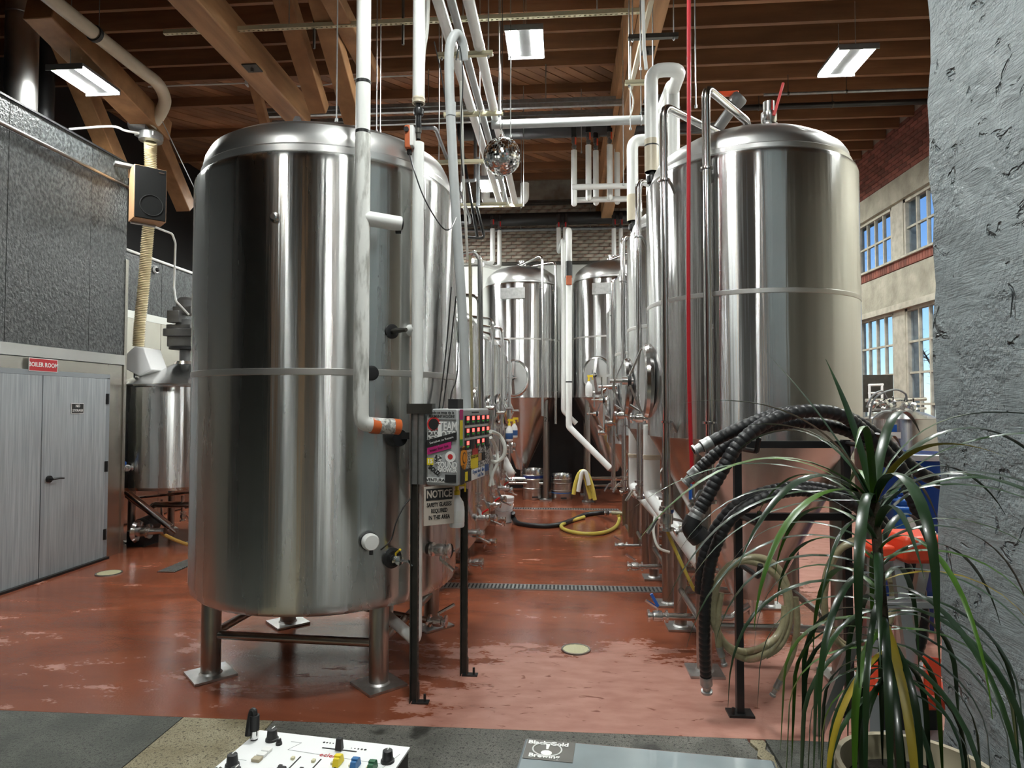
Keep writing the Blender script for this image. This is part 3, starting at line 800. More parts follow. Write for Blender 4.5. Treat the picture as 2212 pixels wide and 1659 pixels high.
obj('fitting', MB().tube([p, p + n * .05, p + n * .09 + V((.05, -.02, 0))], [.014, .018, .012], 8), 'strut_dark', t)
p, n = on_tank(TX, TY, TR, 802, 806)
obj('port_ring', MB().lathe([(.04, -.01), (.045, .008), (.03, .014), (0, .008)], 20, p, n), 'black_metal', t)
p, n = on_tank(TX, TY, TR, 850, 945)
obj('port_ring', MB().lathe([(.055, -.01), (.06, .03), (.05, .08), (0, .08)], 20, p, n), 'black_metal', t)

# ---- cylindro-conical fermenters
def fermenter(label, loc, Rr, zc, zr, dome, ztip, rt, leg_d, group, face, plate=None, pipes=(), name='fermenter', valves=True, manz=None, lean=.0, ms=1.0):
    """built around the origin of its own axes, then moved; face = angle of the side turned to the aisle"""
    t = thing(name, label, 'tank', (0, 0, 0), group)
    obj('shell', MB().lathe([(Rr - .02, zc), (Rr, zc + .01), (Rr, zc + .5), (Rr, zr - .4), (Rr, zr - .045), (Rr - .006, zr - .02), (Rr - .02, zr - .005), (Rr - .045, zr)], 80), 'steel_fermenter', t, sharp=.9)
    zs = zc + (zr - zc) * .5
    obj('seam_band', MB().lathe([(Rr, zs), (Rr + .0025, zs + .003), (Rr + .0025, zs + .028), (Rr, zs + .031)], 80), 'steel_band', t)
    h = dome
    obj('head', MB().lathe([(Rr - .05, zr - .005), (Rr - .035, zr + .008), (Rr - .035, zr + .035), (Rr - .05, zr + .045), (Rr - .055, zr + .09), (Rr - .08, zr + h * .42), (Rr - .14, zr + h * .58), (Rr * .68, zr + h * .76), (Rr * .4, zr + h * .92), (Rr * .18, zr + h * .985), (0, zr + h)], 80), 'steel_head', t, sharp=.5)
    obj('cone', MB().lathe([(Rr - .012, zc + .004), (Rr - .02, zc - .012), (Rr - .05, zc - .06), (rt + .03, ztip + .14), (rt, ztip + .06), (rt * .85, ztip + .02), (rt * .4, ztip), (0, ztip)], 80), 'steel_cone', t, sharp=.5)
    obj('cone_outlet', MB().cyl((0, 0, ztip - .12), (0, 0, ztip + .02), .03, 14), 'steel_pipe', t)
    g = leg_d / 2
    fx, fy = math.cos(face), math.sin(face); sx_, sy_ = -fy, fx
    for a in (-1, 1):
        for b in (-1, 1): leg_part(t, a * g, b * g, zc + .05, .05, .22, 0 if a * b > 0 else 0)
    for (a, b) in (((-g, -g), (g, -g)), ((g, -g), (g, g)), ((-g, g), (g, g)), ((-g, -g), (-g, g))):
        obj('brace', MB().cyl((*a, .30), (*b, .30), .024, 10), 'steel_leg', t)
    # manway on the aisle side
    mz = manz if manz else zc + .38
    c = V((fx * (Rr - .02), fy * (Rr - .02), mz)); n = V((fx, fy, 0)); s = V((sx_, sy_, 0))
    def oval(a, b, k=28): return [(math.cos(i * 2 * PI / k) * a, math.sin(i * 2 * PI / k) * b) for i in range(k)]
    mw = obj('manway', MB().tube([c + n * .03 + s * x + V((0, 0, z)) for x, z in oval(.20 * ms, .24 * ms)], .035, 8, closed=True), 'steel_pipe', t)
    dm = MB()
    dm.prism([c + n * .045 + s * x + V((0, 0, z)) for x, z in oval(.185 * ms, .225 * ms)], (0, 0, 0), n * .018)
    obj('manway_door', dm, 'steel_head', mw)
    ym = MB()
    for k in (-1, 1):
        beam(ym, c + n * .07 + V((0, 0, .23 * ms * k)), c + n * .17, .012, .05, s)
    ym.cyl(c + n * .13, c + n * .21, .03, 12).cyl(c + n * .2 - s * .0, c + n * .30, .014, 8)
    obj('yoke', ym, 'steel_bright', mw)
    obj('clamp_knob', MB().cyl(c + n * .145, c + n * .17, .042, 14), 'black_plastic', mw)
    obj('handwheel', MB().cyl(c + n * .27 - s * .09, c + n * .27 + s * .09, .009, 6).cyl(c + n * .27 - V((0, 0, .09)), c + n * .27 + V((0, 0, .09)), .009, 6), 'steel_bright', mw)
    # clean-in-place pipes up the side and over the head
    for pts in pipes:
        mb = MB().tube(fillet(pts, .09, 6), .027, 14)
        for z in (zr - .12, zc + .12): clamp_ring(mb, (pts[0][0], pts[0][1], z), (0, 0, 1), .027)
        cp = obj('cip_pipe', mb, 'steel_pipe', t)
        d = V((pts[0][0], pts[0][1], 0)); k = Rr / d.length
        bm_ = MB()
        for z in (zr - .12, zc + .12): bm_.tube(fillet([(d.x, d.y, z), (d.x * .93, d.y * .93, z), (d.x * k * .99, d.y * k * .99, z - .07)], .03), .011, 8)
        obj('pipe_bracket', bm_, 'steel_leg', cp)
        if valves:
            vv = valve(t, (pts[0][0], pts[0][1], pts[0][2]), (0, 0, -1), .027, (fx * .4, fy, 0), .12, 'steel_bright', .17)
    # head fittings
    obj('top_fitting', MB().lathe([(.09, 0), (.09, .03), (.11, .035), (.11, .055), (.05, .06), (.05, .11), (.065, .115), (.065, .13), (0, .13)], 24, (0, 0, zr + h - .02)), 'steel_bright', t)
    lug(t, .42, .06, zr + h * .86, .3, .8); lug(t, -.38, .25, zr + h * .86, 1.2, .8)
    if valves:
        v1 = c + s * -.0 + n * .02 + V((0, 0, -.34))
        v2 = V((fx * (Rr - .01), fy * (Rr - .01), zc + .13)) - s * .24
        d2 = (v2 - V((0, 0, v2.z))); d2 = d2.normalized() * Rr; v2 = V((d2.x, d2.y, v2.z))
        valve(t, v2, d2, .024, (0, 0, 1), .09, 'steel_bright', .15)
        zk = ztip + (zc - ztip) * .45; rk = rt + (Rr - rt) * .42
        k1 = V((fx * rk, fy * rk, zk)); valve(t, k1, (fx, fy, -.5), .024, (0, 0, 1), .1, 'steel_bright', .16)
        # racking arm and dump pipe to the aisle
        dp = [(0, 0, ztip - .1), (0, 0, .26), (fx * (g + .16), fy * (g + .16), .26)]
        if dp[0][2] < .3: dp = [(0, 0, ztip - .05), (fx * .15, fy * .15, .22), (fx * (g + .16), fy * (g + .16), .22)]
        obj('dump_pipe', MB().tube(fillet(dp, .06), .025, 12), 'steel_pipe', t)
        e = V(dp[-1]); valve(t, e, n, .026, (0, 0, 1), .10, 'steel_bright', .16)
    if plate:
        a = plate
        d = V((math.cos(a), math.sin(a), 0)); sd = V((-d.y, d.x, 0))
        obj('name_plate', MB().box(d * (Rr + .012) + V((0, 0, zr - .22)), (.02, .46, .2), Matrix((d, sd, V((0, 0, 1)))).transposed()), 'steel_plate', t)
    t.location = loc
    return t
PA = [[(-.672, -.465, 1.09), (-.672, -.465, 3.76), (-.10, .17, 3.79), (-.10, .17, 3.60)],
      [(-.438, -.668, 1.30), (-.438, -.668, 3.78), (.0, -.04, 3.81), (.0, -.04, 3.66)]]
fa = fermenter('near right conical fermenter beside the red hanging hose', (1.36, 4.82, 0),   .725, 1.52, 3.37, .31, .37, .17, .86, 'right-hand row of conical fermenters', PI, pipes=PA, manz=1.93)
# extra on the near one: ball valve with a red lever standing on the head
index_kids()
fb = dup(fa, (1.36, 6.28, 0), 'second conical fermenter from the front in the right-hand row', group='right-hand row of conical fermenters')
fc = dup(fa, (1.36, 7.74, -.12), 'third conical fermenter from the front in the right-hand row', group='right-hand row of conical fermenters')
fd = dup(fa, (1.36, 9.20, -.30), 'farthest and lowest conical fermenter of the right-hand row', group='right-hand row of conical fermenters')
OFF[fa.name] = V((1.36, 4.82, 0))
gq = V((1.36 - .43 - .16, 4.82, .22)); gq = gq + V((-.08, 0, .065)); obj('lever_grip', MB().box(gq + V((-.02, 0, .05)), (.022, .02, .10), Matrix.Rotation(-.5, 3, 'Y')), 'blue_plastic', fa)
tv = obj('top_valve', MB().cyl((1.50, 4.75, 3.62), (1.50, 4.75, 3.82), .04, 14).lathe([(.04, 0), (.065, .005), (.065, .03), (.04, .035), (.055, .06), (.055, .12), (.04, .13), (.04, .2), (0, .2)], 16, (1.50, 4.75, 3.74)), 'steel_bright', fa)
obj('lever', beam(MB(), (1.52, 4.70, 3.82), (1.58, 4.68, 4.04), .03, .016), 'red_plastic', tv)

# back of the aisle
def back_pipes(Rr, zr, s):
    return [[(.42 * s, -.68, 1.55), (.42 * s, -.68, zr + .48), (-.15 * s, -.1, zr + .38), (-.15 * s, -.1, zr + .2)], [(.66 * s, -.47, 1.4), (.66 * s, -.47, zr + .40), (.0, .1, zr + .42), (.0, .1, zr + .3)]]
p5, p6 = PD(1127, 875, 12.55), PD(1322, 875, 12.2)
fe = fermenter('tall conical fermenter at the back left with a blank name plate', (p5.x, p5.y, 0), .755, 1.88, 4.02, .42, .50, .13, .95, 'two tall fermenters at the back wall', R(-97), plate=R(-99), pipes=back_pipes(.755, 4.02, 1), manz=2.24, valves=False, ms=1.3)
fg = fermenter('tall conical fermenter at the back right behind the yellow hose', (p6.x, p6.y, 0), .755, 1.88, 4.05, .42, .50, .13, .95, 'two tall fermenters at the back wall', R(-114), plate=R(-103), pipes=back_pipes(.755, 4.05, 1)[:1], manz=2.28, valves=False, ms=1.3)

OFF[fe.name] = V((p5.x, p5.y, 0))
text('leg_number', '2', .11, 'print_black', fe, (p5.x + .475, p5.y - .475 - .052, 1.48), (1, 0, 0), (0, 0, 1))
# left-hand row of bright tanks
def bright_tank(label, loc):
    Rr, zb, zr = .56, .34, 2.60
    t = thing('bright_tank', label, 'tank', (0, 0, 0), 'left-hand row of narrow bright tanks')
    obj('shell', MB().lathe([(0, zb - .06), (.3, zb - .05), (.5, zb - .02), (Rr, zb + .05), (Rr, 1.2), (Rr, zr - .03), (Rr - .02, zr), (Rr - .035, zr + .005)], 64), 'steel_fermenter', t, sharp=.9)
    obj('head', MB().lathe([(Rr - .03, zr), (Rr - .03, zr + .02), (Rr - .05, zr + .06), (Rr - .12, zr + .11), (.3, zr + .17), (0, zr + .2)], 64), 'steel_head', t)
    obj('seam_band', MB().lathe([(Rr, 1.45), (Rr + .0025, 1.453), (Rr + .0025, 1.475), (Rr, 1.478)], 64), 'steel_band', t)
    for i in range(3):
        a = R(60 + 120 * i); leg_part(t, math.cos(a) * .42, math.sin(a) * .42, zb + .05, .035, .14, a)
    c = V((Rr - .01, -.1, 1.72)); n = V((1, -.12, 0)).normalized(); s = V((.12, 1, 0)).normalized()
    mw = obj('manway', MB().tube([c + n * .02 + s * math.cos(i * PI / 12) * .16 + V((0, 0, math.sin(i * PI / 12) * .19)) for i in range(24)], .026, 8, closed=True), 'steel_pipe', t)
    obj('manway_door', MB().lathe([(.15, .02), (.15, .04), (.1, .05), (0, .05)], 24, c, n), 'steel_head', mw)
    obj('yoke', MB().cyl(c + n * .04 - V((0, 0, .17)), c + n * .12, .012, 6).cyl(c + n * .04 + V((0, 0, .17)), c + n * .12, .012, 6).cyl(c + n * .1, c + n * .2, .02, 8).cyl(c + n * .18 - s * .08, c + n * .18 + s * .08, .008, 6), 'steel_bright', mw)
    obj('cip_pipe', MB().tube(fillet([(Rr + .05, -.22, .9), (Rr + .05, -.22, zr + .22), (.1, -.05, zr + .3), (.1, -.05, zr + .15)], .08), .022, 10), 'steel_pipe', t)
    obj('cip_pipe', MB().tube(fillet([(Rr - .1, -.35, zr - .2), (Rr - .08, -.4, zr + .12), (.2, -.1, zr + .22), (.05, .1, zr + .16)], .08), .018, 10), 'steel_pipe', t)
    valve(t, (Rr + .05, -.22, .9), (0, 0, -1), .022, (1, 0, 0), .09, L=.15)
    valve(t, (Rr - .01, -.05, .62), (1, 0, 0), .022, (0, 0, 1), .07, 'red_plastic', .15)
    valve(t, (Rr - .08, -.2, zb + .16), (1, -.4, 0), .026, (.5, -.6, -.5), .16, 'steel_bright', .2)
    obj('outlet_pipe', MB().tube(fillet([(0, 0, zb - .05), (0, 0, .2), (.5, -.15, .2)], .05), .024, 10), 'steel_pipe', t)
    valve(t, (.5, -.15, .2), (1, -.2, 0), .026, (0, -1, .2), .1, 'steel_bright', .16)
    obj('carb_stone', MB().cyl((Rr - .01, -.2, 1.12), (Rr + .14, -.22, 1.12), .02, 10).cyl((Rr + .08, -.215, 1.06), (Rr + .08, -.215, 1.2), .028, 12).lathe([(.03, 0), (.05, .02), (.05, .06), (.03, .08), (0, .08)], 14, (Rr + .1, -.22, 1.15)), 'steel_bright', t)
    t.location = loc
    return t
BX = -1.42
b1 = bright_tank('nearest narrow bright tank behind the largest tank', (BX, 6.55, 0))
dup(b1, (BX, 7.80, -.06), 'second narrow bright tank from the front in the left-hand row', group='left-hand row of narrow bright tanks')
dup(b1, (BX, 9.05, -.02), 'third narrow bright tank from the front in the left-hand row', group='left-hand row of narrow bright tanks')
dup(b1, (BX, 10.3, -.06), 'farthest narrow bright tank in the left-hand row', group='left-hand row of narrow bright tanks')

# ---- kettle in the recess on the left
KX, KY = PD(398, 875, 8.75).x, PD(398, 875, 8.75).y
t = thing('brew_kettle', 'steel brew kettle with conical lid in the recess behind the grey doors', 'kettle', (KX, KY, 0))
KR = .86
obj('shell', MB().lathe([(0, .70), (KR - .04, .70), (KR, .74), (KR, 1.98), (KR - .005, 1.995)], 64, (KX, KY, 0)), 'steel_tank', t)
obj('rim', MB().lathe([(KR + .01, 1.975), (KR + .025, 1.985), (KR + .025, 2.005), (KR + .005, 2.015)], 64, (KX, KY, 0)), 'steel_bright', t)
obj('lid', MB().lathe([(KR + .01, 2.0), (KR - .06, 2.03), (.14, 2.30), (.12, 2.34), (0, 2.35)], 64, (KX, KY, 0)), 'steel_bright', t)
for i in range(4): leg_part(t, KX + .6 * math.cos(PI / 4 + i * PI / 2), KY + .6 * math.sin(PI / 4 + i * PI / 2), .73, .045, .16)
mo = obj('gearbox', MB().cyl((KX, KY, 2.33), (KX, KY, 2.50), .07, 16).box((KX, KY, 2.60), (.34, .3, .14)).box((KX, KY, 2.72), (.42, .36, .1)).box((KX - .02, KY, 2.80), (.34, .28, .06)), 'motor_grey', t, bevel=.01)
obj('motor', MB().cyl((KX, KY, 2.82), (KX, KY, 2.90), .12, 20).box((KX - .07, KY - .1, 2.93), (.17, .16, .16)).box((KX + .02, KY, 3.02), (.26, .26, .1)).lathe([(.14, 0), (.14, .1), (.1, .15), (0, .16)], 24, (KX + .02, KY, 3.05)), 'motor_grey', mo, bevel=.008)
obj('motor_flange', MB().cyl((KX, KY, 2.50), (KX, KY, 2.53), .2, 24), 'black_metal', mo)
for (a, r0, r1, zh) in ((R(215), .55, .78, 2.26), (R(235), .35, .62, 2.32), (R(200), .3, .5, 2.38)):
    ca, sa = math.cos(a), math.sin(a)
    obj('lid_handle', MB().tube(fillet([(KX + r0 * ca, KY + r0 * sa, 2.12), (KX + r0 * ca, KY + r0 * sa, zh), (KX + r1 * ca, KY + r1 * sa, zh), (KX + r1 * ca, KY + r1 * sa, 2.05)], .05), .018, 8), 'steel_pipe', t)
p, n = on_tank(KX, KY, KR, 283, 1010)
valve(t, p, n, .03, (0, 0, 1), .1, 'blue_plastic', .16)
hc = PD(300, 785, 8.2)
obj('grain_hopper', MB().prism([hc + V((-.32, 0, 0)), hc + V((0, 0, -.16)), hc + V((.17, 0, -.08)), hc + V((.06, 0, .2)), hc + V((-.06, 0, .22))], (0, 0, 0), (0, .35, 0)), 'white_plastic', t, bevel=.012)
for (a_, b_, r_) in (((272, 1062), (368, 1138), .045), ((272, 1072), (380, 1150), .02)):
    obj('drain_pipe', MB().cyl(PD(*a_, 8.2), PD(*b_, 8.25), r_, 12), 'steel_pipe', t)
obj('manifold', MB().tube(fillet([PD(322, 1098, 8.5), PD(335, 1090, 8.5), PD(470, 1090, 8.5)], .05), .04, 12).cyl(PD(395, 1070, 8.5), PD(395, 1112, 8.5), .022, 10).cyl(PD(350, 1078, 8.6), PD(350, 1120, 8.6), .02, 10).cyl(PD(300, 1075, 8.8), PD(430, 1062, 8.8), .02, 10), 'steel_pipe', t)
p = PD(396, 1104, 8.5); valve(t, p, (0, 0, -1), .024, (1, 0, 0), .09)
pm_ = thing('transfer_pump', 'stainless pump on the floor under the kettle', 'pump', (PZ(305, 1185).x, PZ(305, 1185).y, 0))
c = PD(292, 1148, 8.0)
obj('pump_head', MB().lathe([(0, 0), (.13, .01), (.14, .03), (.12, .07), (.07, .08), (.07, .16), (.09, .17), (.09, .19), (.05, .2), (.032, .36), (.045, .365), (.045, .39), (0, .39)], 24, c, (1, 0, .03)), 'steel_pipe', pm_)
obj('pump_motor', MB().lathe([(.1, -.3), (.12, -.28), (.12, 0), (0, 0)], 24, c + V((0, .12, .02)), (.2, -1, 0)), 'black_metal', pm_)
obj('pump_foot', MB().box((c.x, c.y + .15, c.z / 2), (.22, .3, c.z)), 'black_metal', pm_)
solo('amber_hose', MB().tube(spline([c + V((.38, 0, .01)), PD(350, 1152, 8.0), PD(380, 1167, 7.9), PD(420, 1180, 7.8), PD(470, 1183, 7.8)]), .022, 10), 'amber_hose', 'amber hose running from the pump behind the largest tank', 'hose')

# ================================================================ PIPEWORK
def pipe(label, pts, r, mt='pipe_white', fil=.06, name='insulated_pipe', cat='pipe', n=14, group=None):
    t = thing(name, label, cat, vec(min(pts, key=lambda q: q[2])), group)
    obj('run', MB().tube(fillet(pts, fil, 6) if fil else pts, r, n), mt, t)
    return t
def collar(t, p, a, r, mt='pipe_black', w=.02, nm='band'):
    a = vec(a).normalized(); return obj(nm, MB().lathe([(r * .98, -w), (r * 1.06, -w), (r * 1.06, w), (r * .98, w)], 16, p, a), mt, t)
ZTOP = 6.3
# two insulated risers in front of the largest tank
Y1 = 3.60
a, b, c = PY(782, -40, Y1), PY(782, 480, Y1), PY(779, 912, Y1)
x1 = (PY(783, 300, Y1).x + PY(781, 800, Y1).x) / 2
t = thing('insulated_pipe', 'scuffed white insulated pipe hanging before the largest tank with orange taped end', 'pipe', (x1, Y1, c.z))
zs = [PY(782, y_, Y1).z for y_ in (-200, 178, 283, 440, 905)]
obj('upper_run', MB().cyl((x1, Y1, zs[0]), (x1, Y1, zs[1] + .0), .041, 20), 'pipe_white', t)
obj('band', MB().cyl((x1, Y1, zs[1] - .012), (x1, Y1, zs[1] + .006), .0435, 20), 'pipe_black', t)
obj('middle_run', MB().cyl((x1, Y1, zs[1]), (x1, Y1, zs[2]), .042, 20), 'pipe_white', t)
obj('band', MB().cyl((x1, Y1, zs[2] - .04), (x1, Y1, zs[2]), .0425, 20), 'pipe_black', t)
e1 = PY(858, 922, Y1 + .14)
obj('lower_run', MB().tube(fillet([(x1, Y1, zs[2] - .02), (x1, Y1, c.z - .01), e1], .06), .044, 20), 'pipe_white_dirty', t)
dv = (e1 - V((x1, Y1, c.z))).normalized()
w0 = V((x1, Y1, c.z - .01)) + dv * .06
obj('orange_tape', MB().cyl(w0, w0 + dv * .05, .0465, 20).cyl(e1 - dv * .03, e1 + dv * .012, .0465, 20), 'orange_tape', t)
obj('printed_wrap', MB().cyl(w0 + dv * .04, e1 - dv * .02, .0462, 20), 'paper_wrap', t)
obj('label_patch', MB().box((w0 + e1) / 2 + V((-.01, -.045, .01)), (.022, .006, .03)), 'sticker_yellow', t)
q = PY(866, 484, Y1 + .1); b0 = V((x1, Y1, PY(782, 470, Y1).z))
br_ = obj('branch', MB().cyl(b0, q, .043, 20), 'pipe_white', t)
obj('end_cap', MB().cyl(q, q + (q - b0).normalized() * .01, .036, 16).cyl(q + V((-.03, 0, -.045)), q + V((.005, 0, -.045)), .012, 8), 'pipe_black', br_)
Y2 = 3.95
x2 = (PY(902, 100, Y2).x + PY(904, 900, Y2).x) / 2
zz = lambda y_: PY(903, y_, Y2).z
t = thing('insulated_pipe', 'white insulated pipe with orange valve actuator between the largest tank and the strut posts', 'pipe', (x2, Y2, zz(1420)))
obj('upper_run', MB().cyl((x2, Y2, zz(-200)), (x2, Y2, zz(215)), .0385, 18), 'pipe_white', t)
obj('torn_end', MB().lathe([(.039, 0), (.042, -.01), (.038, -.02), (.041, -.035), (.03, -.04)], 18, (x2, Y2, zz(212))), 'pipe_cream', t)
obj('black_union', MB().lathe([(.016, 0), (.016, -.03), (.03, -.032), (.034, -.05), (.03, -.07), (.018, -.075), (.018, -.16), (.012, -.17), (.012, -.22)], 14, (x2, Y2, zz(225))), 'pipe_black', t)
obj('brass_valve', MB().lathe([(.014, 0), (.02, -.005), (.02, -.03), (.014, -.034), (.014, -.07)], 12, (x2, Y2, zz(277))), 'strut_dark', t)
ac = obj('actuator', MB().box((x2 - .055, Y2 - .03, zz(303)), (.035, .08, .145)), 'actuator_orange', t, bevel=.006)
obj('actuator_cover', MB().box((x2 - .032, Y2 - .03, zz(301)), (.03, .075, .13)), 'label_white', ac, bevel=.005)
obj('actuator_dial', MB().cyl((x2 - .06, Y2 - .07, zz(289)), (x2 - .06, Y2 - .078, zz(289)), .016, 14), 'black_plastic', ac)
obj('cable_gland', MB().box((x2 - .05, Y2 - .03, zz(332)), (.025, .03, .03)), 'black_plastic', ac)
lowx = PZ(895, 1418, .30)
obj('lower_run', MB().tube(fillet([(x2, Y2, zz(309)), (x2, Y2, .31), (x2 - .26, Y2 + .30, .36), (TX + .45, TY - .05, .38)], .05), .036, 18), 'pipe_white', t)
q = V((x2, Y2, zz(712)))
obj('branch', MB().cyl(q, q + V((-.07, .05, 0)), .037, 18), 'pipe_white', t)
obj('probe', MB().tube([q + V((-.07, .05, 0)), q + V((-.12, .08, -.01)), q + V((-.15, .12, 0))], [.012, .017, .012], 8), 'strut_dark', t)
solo('actuator_cable', MB().tube(spline([(x2 - .05, Y2 - .03, zz(338)), PD(895, 370, 3.75), PD(915, 425, 3.75), PD(940, 470, 3.78), PD(960, 495, 3.8), PD(975, 492, 3.85), PD(985, 470, 4.1)]), .004, 6), 'rubber_plain', 'thin black cable drooping from the orange valve actuator', 'cable')
# grey conduit loop coming down to the control panel
t = pipe('grey plastic conduit looping over at the top and down to the control panel', spline([PD(1008, 885, 4.2), PD(997, 650, 4.2), PD(984, 450, 4.2), PD(973, 240, 4.2), PD(970, 130, 4.2), PD(974, 92, 4.2), PD(986, 74, 4.22), PD(999, 90, 4.26), PD(1001, 130, 4.3)], 8), .031, 'pipe_grey', 0, 'conduit', 'conduit')
collar(t, PD(974, 237, 4.2), (0, 0, 1), .031, 'pipe_grey', .045, 'coupling')
# three white pipes running down the aisle under the ceiling, carried on strut trapezes
ZP = 4.95
xs3 = []
for i, (px0, r_, lab, mt) in enumerate(((938, .047, 'leftmost of three white pipes running along the aisle ceiling', 'pipe_white'), (967, .036, 'middle greyish pipe of three running along the aisle ceiling', 'pipe_grey'), (1004, .047, 'rightmost of three white pipes running along the aisle ceiling', 'pipe_white'))):
    x_ = PZ(px0, 0, ZP).x + .03
    xs3.append(x_)
    t = thing('ceiling_pipe', lab, 'pipe', (x_, 7, ZP), 'three pipes along the aisle ceiling')
    zz_ = ZP - (.0 if i != 1 else .01)
    ys = [PZ(1000, 105, ZP).y, PZ(1040, 235, ZP).y, PZ(1095, 437, ZP).y]
    obj('run', MB().cyl((x_, -1.0, zz_), (x_, ys[2] + .1, zz_), r_, 18), mt, t)
    for y_ in (3.0, ys[0] - .06, ys[1] - .05): collar(t, (x_, y_, zz_), (0, 1, 0), r_, 'pipe_white', .02, 'coupling')
def trapeze(xa, xb, y_, z_, ztop, label, mt='strut_cream', rods=True):
    t = thing('strut_hanger', label, 'hanger', ((xa + xb) / 2, y_, z_), 'strut channel pipe hangers')
    obj('channel', MB().box(((xa + xb) / 2, y_, z_), (xb - xa, .042, .008)).box(((xa + xb) / 2, y_ - .019, z_ + .018), (xb - xa, .004, .036)).box(((xa + xb) / 2, y_ + .019, z_ + .018), (xb - xa, .004, .036)), mt, t)
    if rods:
        for x_ in (xa + .04, xb - .04):
            obj('rod', MB().cyl((x_, y_, z_ - .03), (x_, y_, ztop), .006, 6).cyl((x_, y_, z_ - .02), (x_, y_, z_ - .005), .012, 6), 'galvanized', t)
    return t
trapeze(xs3[0] - .14, xs3[2] + .12, ys[0], ZP - .07, ZTOP, 'cream strut hanger nearest the camera under the aisle pipes')
trapeze(xs3[0] - .30, xs3[2] + .10, ys[1], ZP - .07, ZTOP, 'cream strut hanger in the middle of the aisle pipes')
trapeze(xs3[0] - .62, xs3[2] + .14, ys[2], ZP - .07, ZTOP, 'cream strut hanger at the far end of the aisle pipes')
# long perforated strut high up, parallel to the joists
pa, pb = PZ(352, 72, 5.5), PZ(1392, 30, 5.5)
ym = (pa.y + pb.y) / 2
t = thing('perforated_strut', 'long perforated cream strut spanning high across the room', 'strut', (0, ym, 5.5))
stt = MB().box(((pa.x + pb.x) / 2, ym + .018, 5.52), (pb.x - pa.x, .004, .04)).box(((pa.x + pb.x) / 2, ym - .018, 5.52), (pb.x - pa.x, .004, .04)).box(((pa.x + pb.x) / 2, ym + .015, 5.5), (pb.x - pa.x, .012, .004)).box(((pa.x + pb.x) / 2, ym - .015, 5.5), (pb.x - pa.x, .012, .004))
x_ = pa.x
while x_ < pb.x: stt.box((x_ + .012, ym, 5.5), (.028, .022, .004)); x_ += .05
obj('channel', stt, 'strut_cream', t)
for x_ in (-2.7, -.95, .35): obj('rod', MB().cyl((x_, ym, 5.5), (x_, ym, ZL), .007, 6), 'galvanized', t)
for x_ in (-2.45, -1.55): obj('rod', MB().cyl((x_, ym + .02, 5.3), (x_, ym + .02, ZL), .014, 6), 'strut_dark', t)
# galvanised struts and mains crossing the room
def cross_bar(px0, py0, px1, py1, Y, h, d, mt, label, cat='strut', name='cross_strut', roundr=None):
    a, b = PY(px0, py0, Y), PY(px1, py1, Y); z_ = (a.z + b.z) / 2
    t = thing(name, label, cat, ((a.x + b.x) / 2, Y, z_))
    if roundr: obj('run', MB().cyl((a.x, Y, z_), (b.x, Y, z_), roundr, 16), mt, t)
    else: obj('channel', MB().box(((a.x + b.x) / 2, Y, z_ + h * .28), (b.x - a.x, d, h * .4)).box(((a.x + b.x) / 2, Y, z_ - h * .25), (b.x - a.x, d * .9, h * .42)), mt, t)
    return t, a.x, b.x, z_
t, xa, xb, z_ = cross_bar(560, 243, 1450, 217, 8.6, .12, .06, 'galvanized', 'doubled galvanised strut crossing behind the tank tops')
for x_ in (xa + .3, -1.8, -.2, xb - .2): obj('rod', MB().cyl((x_, 8.6, z_), (x_, 8.6, ZL), .006, 6), 'galvanized', t)
t, xa, xb, z_ = cross_bar(590, 268, 1470, 243, 9.1, .12, .06, 'galvanized', 'lower galvanised strut crossing behind the first one')
for x_ in (xa + .3, xb - .4): obj('rod', MB().cyl((x_, 9.1, z_), (x_, 9.1, ZL), .006, 6), 'galvanized', t)
t, xa, xb, z_ = cross_bar(1062, 272, 1395, 256, 7.1, 0, 0, 'pipe_grey', 'slim grey plastic pipe crossing above the mirror ball', 'pipe', 'ceiling_pipe', .048)
for x_ in (xa + .1, xb - .05): obj('hanger', MB().cyl((x_, 7.1, z_ - .06), (x_, 7.1, ZL), .006, 6).tube([(x_, 7.1 + .055 * math.cos(i * PI / 8), z_ + .055 * math.sin(i * PI / 8)) for i in range(16)], .006, 4, closed=True), 'galvanized', t)
t, xa, xb, z_ = cross_bar(990, 284, 1545, 268, 9.8, 0, 0, 'pipe_black', 'fat black main crossing the room over the white drops', 'pipe', 'ceiling_pipe', .135)
YM, ZM = 9.8, z_
for px in (1195, 1395, 1450):
    x_ = PY(px, 280, YM).x; obj('hanger', MB().cyl((x_, YM, z_ + .13), (x_, YM, ZL), .008, 6), 'galvanized', t)
for px in (1140, 1290, 1420): obj('coupling', MB().cyl((PY(px, 275, YM).x - .04, YM, z_), (PY(px, 275, YM).x + .04, YM, z_), .143, 18), 'pipe_black', t)
t, xa, xb, z_ = cross_bar(990, 474, 1365, 472, 13.3, 0, 0, 'pipe_black', 'fat black main along the top of the brick back wall', 'pipe', 'ceiling_pipe', .13)
YM2, ZM2 = 13.3, z_
for px in (1125, 1275):
    x_ = PY(px, 470, YM2).x; obj('hanger', MB().cyl((x_, YM2, z_ - .2), (x_, YM2, ZL), .01, 6), 'galvanized', t)
t, xa, xb, z_ = cross_bar(985, 494, 1365, 497, 13.45, 0, 0, 'pipe_galv', 'thin galvanised pipe along the brick back wall under the black main', 'pipe', 'ceiling_pipe', .035)
t, xa, xb, z_ = cross_bar(985, 440, 1340, 436, 13.2, .1, .06, 'strut_dark', 'dark strut above the black main at the back wall')
